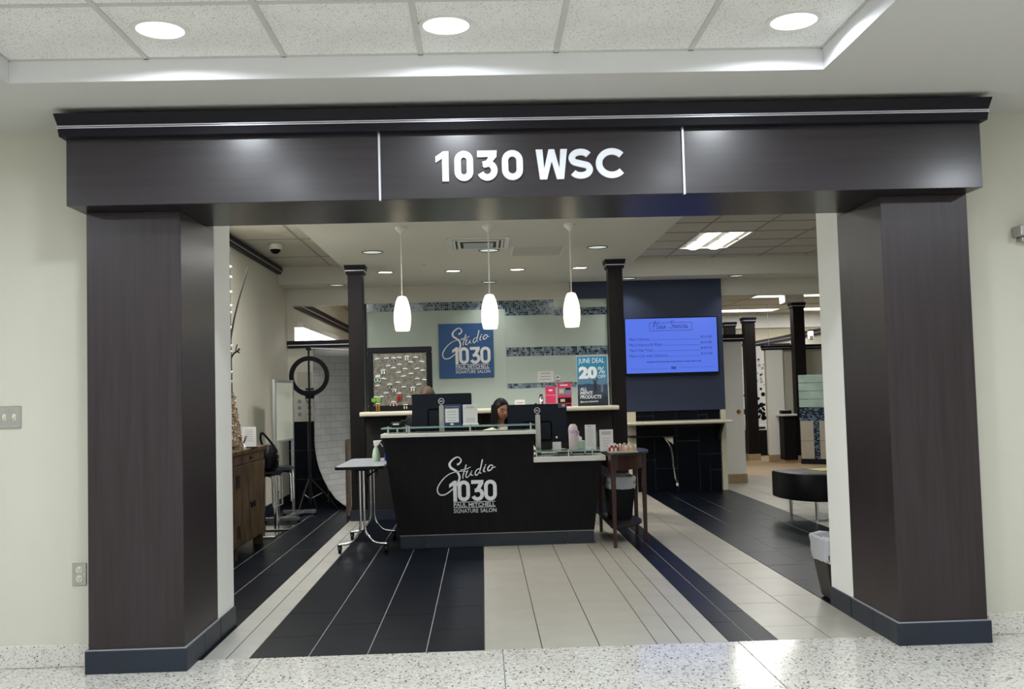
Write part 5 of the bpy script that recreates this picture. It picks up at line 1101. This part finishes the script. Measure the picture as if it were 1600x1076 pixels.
t = thing('black_tray', (5.42, 12.55, .868), 'small black tray on the far white topped cabinet', 'tray'); B('tray_body', 5.34, 5.52, 12.46, 12.62, .868, .93, mt['black'], t, .01); B('paper', 5.36, 5.46, 12.47, 12.6, .930, .936, mt['paper'], t)
t = thing('bubble_panel', (5.62, 15.0, 0), 'white hanging panel of black dots seen between the far columns', 'wall decor')
B('panel', 5.30, 5.95, 15.0, 15.03, .60, 2.2, mt['paper'], t); B('hanging_cord', 5.34, 5.346, 15.01, 15.016, 2.2, TILE_Z, mt['steel'], t); B('hanging_cord', 5.90, 5.906, 15.01, 15.016, 2.2, TILE_Z, mt['steel'], t); dots = MB()
for i in range(95):
    x = random.uniform(5.33, 5.92); z = random.uniform(.72, 2.0); r = random.uniform(.010, .045)*(1.25 if z < 1.3 else .8); dots.cur = 0 if z < 1.35 else 1
    dots.lathe([(0, 0), (r, 0), (r, .004), (0, .004)], (x, 14.994, z), 10, 'y')
tag(obj('dots', dots, [mt['black'], mt['ink']], t), kind='stuff')
t = thing('styling_cabinet', (5.6, 14.6, 0), 'low black cabinet under the dotted panel in the far room', 'cabinet'); B('carcass', 5.22, 5.95, 14.5, 14.95, 0, .50, mt['black'], t, .004); B('white_case', 5.40, 5.66, 14.52, 14.8, .5, .62, mt['white'], t, .01); B('white_case', 5.68, 5.92, 14.52, 14.8, .5, .60, mt['white'], t, .01)
for x in (5.42, 5.70): B('drawer_slot', x, x+.20, 14.515, 14.52, .53, .57, mt['black'], t)

# ================================================================== PEOPLE
def skin_mesh(name, verts, edges, radii, root=0, sub=1):
    me = bpy.data.meshes.new(name); me.from_pydata(verts, edges, [])
    o = bpy.data.objects.new(name, me); COL.objects.link(o); o.modifiers.new('skin', 'SKIN')
    for i, r in enumerate(radii):
        sv = me.skin_vertices[0].data[i]; sv.radius = (r, r) if not isinstance(r, tuple) else r; sv.use_root = (i == root)
    s = o.modifiers.new('sub', 'SUBSURF'); s.levels = sub; s.render_levels = sub
    dg = bpy.context.evaluated_depsgraph_get(); m2 = bpy.data.meshes.new_from_object(o.evaluated_get(dg)); bpy.data.objects.remove(o)
    V = [tuple(v.co) for v in m2.vertices]; F = [tuple(p.vertices) for p in m2.polygons]; return V, F
def add(mb, VF):
    n = len(mb.v); mb.v += VF[0]
    for f in VF[1]: mb.face(tuple(n+i for i in f))
def person(pos, yaw, seat, hair, shirtmat, label, hands, long_hair, pitch=0.):
    X, Y = pos; c, s = math.cos(yaw), math.sin(yaw)
    def w(x, y, z): return (X+x*c-y*s, Y+x*s+y*c, z)
    def iw(p): a, b = p[0]-X, p[1]-Y; return (a*c+b*s, -a*s+b*c, p[2])
    t = thing('person', (X, Y, 0), label, 'person')
    sh = seat+.50; hd = seat+.715
    # body: one continuous skinned surface
    J = [(0, .02, seat+.08), (0, .01, seat+.22), (0, 0, seat+.36), (0, 0, sh-.03), (0, 0, sh+.04), (0, -.01, sh+.10), (0, -.015, sh+.15)]
    Rr = [.125, .115, .12, .105, .055, .046, .05]; Ed = [(0, 1), (1, 2), (2, 3), (3, 4), (4, 5), (5, 6)]
    sleeves = []
    for k, sd in enumerate((-1, 1)):
        h = iw(hands[k]); S0 = (sd*.165, .01, sh-.02); el = ((S0[0]+h[0])/2+sd*.05, (S0[1]+h[1])/2+.10, min(sh-.27, h[2]+.02)); wr_ = tuple(el[i]+(h[i]-el[i])*.86 for i in range(3))
        n = len(J); J += [S0, el, wr_, h]; Rr += [.058, .042, .026, (.034, .018)]; Ed += [(3, n), (n, n+1), (n+1, n+2), (n+2, n+3)]; sleeves.append((S0, el, wr_))
        # fingers
        dirv = Vector(h)-Vector(el); dirv.normalize(); side = Vector((0, 0, 1)).cross(dirv).normalized()
        for q in range(5):
            off = (q-1.5)*.018 if q < 4 else -sd*-.03
            ln = (.062, .072, .068, .052, .045)[q]; b0 = Vector(h)+side*off*(1 if q < 4 else 1)+dirv*(.02 if q < 4 else -.02)
            d2 = dirv if q < 4 else (dirv+side*(.9 if off > 0 else -.9)).normalized()
            p1_ = b0+d2*ln*.5+Vector((0, 0, -.004)); p2_ = b0+d2*ln*.9+Vector((0, 0, -.018)); n2 = len(J); J += [tuple(b0), tuple(p1_), tuple(p2_)]; Rr += [.009, .0085, .007]; Ed += [(n+3, n2), (n2, n2+1), (n2+1, n2+2)]
    legs = []
    for sd in (-1, 1):
        n = len(J); L0 = (sd*.09, 0, seat+.06); K_ = (sd*.11, -.40, seat+.05); A_ = (sd*.11, -.36, .09); T_ = (sd*.115, -.50, .045)
        J += [L0, K_, A_, T_]; Rr += [.085, .058, .036, .034]; Ed += [(0, n), (n, n+1), (n+1, n+2), (n+2, n+3)]; legs.append((L0, K_, A_, T_))
    Jw = [w(*p) for p in J]
    body = MB(); add(body, skin_mesh('b', Jw, Ed, Rr, 0, 1))
    # head with a face
    n0 = len(body.v); NU, NV = 40, 28; Hc = Vector((0, -.03, hd))
    def headpt(th, ph):
        x, y, z = math.sin(ph)*math.sin(th), -math.sin(ph)*math.cos(th), math.cos(ph)     # th=0 faces -Y
        fx_ = .074*(1-.30*max(0, -z)**1.5) * x; fy = .094*y; fz_ = .112*z
        if y < 0:
            fy -= .020*math.exp(-((x/.16)**2+((z+.16)/.17)**2))          # nose
            fy += .008*math.exp(-(((abs(x)-.42)/.20)**2+((z-.06)/.12)**2))  # eye sockets
            fy -= .006*math.exp(-((x/.28)**2+((z+.50)/.09)**2))          # lips
            fy -= .010*math.exp(-((x/.25)**2+((z+.82)/.14)**2))          # chin
            fy -= .004*math.exp(-((x/.5)**2+((z-.24)/.08)**2))           # brow
        if z < -.5 and y > 0: fy *= .85
        cp, sp2 = math.cos(pitch), math.sin(pitch)
        return (fx_, fy*cp-fz_*sp2*-1*0-fz_*sp2, fz_*cp+fy*sp2)
    ring0 = []
    for i in range(1, NV):
        for j in range(NU):
            a, b_, e = headpt(2*PI*j/NU, PI*i/NV); body.v.append(w(Hc.x+a, Hc.y+b_, Hc.z+e))
    top = len(body.v); a, b_, e = headpt(0, 0); body.v.append(w(Hc.x+a, Hc.y+b_, Hc.z+e)); a, b_, e = headpt(0, PI); body.v.append(w(Hc.x+a, Hc.y+b_, Hc.z+e))
    for i in range(NV-2):
        for j in range(NU): body.face((n0+i*NU+j, n0+i*NU+(j+1) % NU, n0+(i+1)*NU+(j+1) % NU, n0+(i+1)*NU+j))
    for j in range(NU): body.face((top, n0+(j+1) % NU, n0+j)); body.face((top+1, n0+(NV-2)*NU+j, n0+(NV-2)*NU+(j+1) % NU))
    for sd in (-1, 1):   # ears
        ring = []
        for q in range(6):
            rr_ = (.004, .012, .016, .016, .012, .004)[q]; ring.append([w(sd*(.070+.004*math.sin(q)), .0+Hc.y+.01+rr_*math.cos(a)*.7, hd-.005+(q-2.5)*.010+.004*math.sin(a)) for a in [2*PI*m/8 for m in range(8)]])
        body.rings(ring)
    B_ = obj('body', body, mt['skin'], t, 0, True)
    def face_at(x, z, out=0.):   # point on the face surface in head coordinates (unit x, unit z)
        y = -math.sqrt(max(0, 1-x*x-z*z)); th = math.atan2(x, -y); ph = math.acos(z); a, b_, e = headpt(th, ph); return w(Hc.x+a, Hc.y+b_-out, Hc.z+e)
    for sd in (-1, 1):
        obj('eye', MB().tube([face_at(sd*(.42+.20*q), .055-.05*(1-q*q), .0005) for q in (-1, -.5, 0, .5, 1)], [.0015, .003, .0036, .003, .0015], 6), mt['hairb'], B_, 0, True)
        obj('eyebrow', MB().tube([face_at(sd*(.42+.24*q), .25-.05*q*q, .001) for q in (-1, -.5, 0, .5, 1)], [.0015, .003, .003, .0026, .001], 6), mt['hairb'], B_, 0, True)
    obj('lips', MB().tube([face_at(.22*q, -.50+.03*abs(q), .001) for q in (-1, -.5, 0, .5, 1)], [.002, .0048, .0055, .0048, .002], 6), mt['lip'], B_, 0, True)
    # clothes
    st = MB(); Jc = [J[0], J[1], J[2], J[3], J[4]]; Rc = [.15, .14, .155, .15, .078]; Ec = [(0, 1), (1, 2), (2, 3), (3, 4)]
    for S0, el, wr_ in sleeves: n = len(Jc); Jc += [S0, el, wr_]; Rc += [.088, .058, .040]; Ec += [(3, n), (n, n+1), (n+1, n+2)]
    add(st, skin_mesh('s', [w(*p) for p in Jc], Ec, Rc, 0, 1)); shirt = obj('shirt', st, mt[shirtmat], t, 0, True)
    for sd in (-1, 1): obj('collar', MB().hexa([w(sd*.012, -.075, sh+.0), w(sd*.075, -.06, sh+.02), w(sd*.07, -.03, sh+.055), w(sd*.02, -.055, sh+.055)], [w(sd*.012, -.085, sh+.002), w(sd*.08, -.07, sh+.022), w(sd*.074, -.035, sh+.065), w(sd*.02, -.065, sh+.065)]), mt[shirtmat], shirt, .002)
    tr = MB(); Jt = [J[0]]; Rt = [.14]; Et = []
    for L0, K_, A_, T_ in legs: n = len(Jt); Jt += [L0, K_, tuple(A_)]; Rt += [.098, .070, .05]; Et += [(0, n), (n, n+1), (n+1, n+2)]
    add(tr, skin_mesh('t', [w(*p) for p in Jt], Et, Rt, 0, 1)); obj('trousers', tr, mt['darkcloth'], t, 0, True)
    for L0, K_, A_, T_ in legs: obj('shoe', MB().rings([[w(A_[0]+.045*f*math.cos(a), y, max(.004, .045+.042*f*math.sin(a)*(1-.25*g))) for a in [2*PI*m/10 for m in range(10)]] for g, (y, f) in enumerate(((A_[1]+.07, .5), (A_[1]+.03, 1), (A_[1]-.08, 1), (T_[1], .8), (T_[1]-.04, .45)))]), mt['leather'], t, 0, True)
    # hair: a cap round the skull plus, for long hair, a curtain down to the shoulders
    hb = MB(); n0 = 0; NU2, NV2 = 36, 16
    def hairpt(th, ph, k): a, b_, e = headpt(th, ph); return w(Hc.x+a*k, Hc.y+.006+b_*(k+.01), Hc.z+e*(k-.03)+.006)
    for layer, k in ((0, 1.10), (1, 1.0)):
        for i in range(NV2+1):
            for j in range(NU2):
                th = 2*PI*j/NU2; front = math.cos(th)          # 1 at the face
                lim = PI*(.64-.33*max(0, front)**.8)
                hb.v.append(hairpt(th, .02+(lim-.02)*i/NV2, k if i < NV2 else k-.02))
    m_ = (NV2+1)*NU2
    for i in range(NV2):
        for j in range(NU2):
            a, b_ = i*NU2+j, i*NU2+(j+1) % NU2; hb.face((a, b_, b_+NU2, a+NU2)); hb.face((m_+a, m_+a+NU2, m_+b_+NU2, m_+b_))
    for j in range(NU2): a, b_ = NV2*NU2+j, NV2*NU2+(j+1) % NU2; hb.face((a, b_, m_+b_, m_+a))
    hb.face(tuple(range(NU2)))
    if long_hair:
        rr = []; angs = [math.radians(52+(308-52)*q/20) for q in range(21)]
        for z, k in ((.055, 1.10), (.0, 1.16), (-.06, 1.20), (-.13, 1.22), (-.20, 1.30), (-.27, 1.42), (-.34, 1.45)):
            o_ = [w(Hc.x+.076*k*math.sin(a), Hc.y+.012-.096*k*math.cos(a)*(.85 if math.cos(a) > 0 else 1.0), hd+z) for a in angs]
            i_ = [w(Hc.x+.076*(k-.16)*math.sin(a), Hc.y+.012-.096*(k-.16)*math.cos(a)*(.85 if math.cos(a) > 0 else 1.0), hd+z) for a in reversed(angs)]
            rr.append(o_+i_)
        hb.rings(rr)
    obj('hair', hb, mt[hair], t, 0, True)
    return t
def office_stool(x, y, h, label):
    t = thing('office_stool', (x, y, 0), label, 'stool')
    obj('seat', MB().lathe([(0, h-.06), (.19, h-.06), (.20, h-.03), (.18, h), (0, h+.004)], (x, y, 0), 24), mt['leather'], t, 0, True); obj('column', MB().lathe([(0, .09), (.025, .09), (.025, h-.06), (0, h-.06)], (x, y, 0), 12), mt['chrome'], t, 0, True)
    for k in range(5):
        a = 2*PI*k/5+.3; obj('spoke', MB().tube([(x, y, .09), (x+.26*math.cos(a), y+.26*math.sin(a), .06)], .014, 8), mt['black'], t); obj('caster', MB().lathe([(0, -.015), (.028, -.015), (.028, .015), (0, .015)], (x+.26*math.cos(a), y+.26*math.sin(a), .03), 10, 'x'), mt['black'], t)
person((.165, 4.86), .50, .475, 'hairb', 'shirt', 'dark haired person in a cream shirt seated behind the right monitor', ((.30, 4.42, .78), (.76, 4.36, .80)), True, .16)
office_stool(.165, 4.88, .50, 'black swivel stool under the dark haired person')
person((-.555, 4.88), .05, .615, 'hairbr', 'darkcloth', 'brown haired person in dark clothes seated behind the left monitor', ((-.72, 4.45, .78), (-.42, 4.42, .78)), False, .30)
office_stool(-.555, 4.90, .64, 'black swivel stool under the brown haired person')
for a, x in (('keyboard behind the left monitor', -.57), ('keyboard behind the right monitor', .50)):
    t = thing('keyboard', (x, 4.40, .728), 'flat black '+a, 'keyboard'); B('tray', x-.21, x+.21, 4.33, 4.46, .7282, .742, mt['black'], t, .003); B('keys', x-.20, x+.20, 4.34, 4.45, .742, .747, mt['monitor'], t, .002)
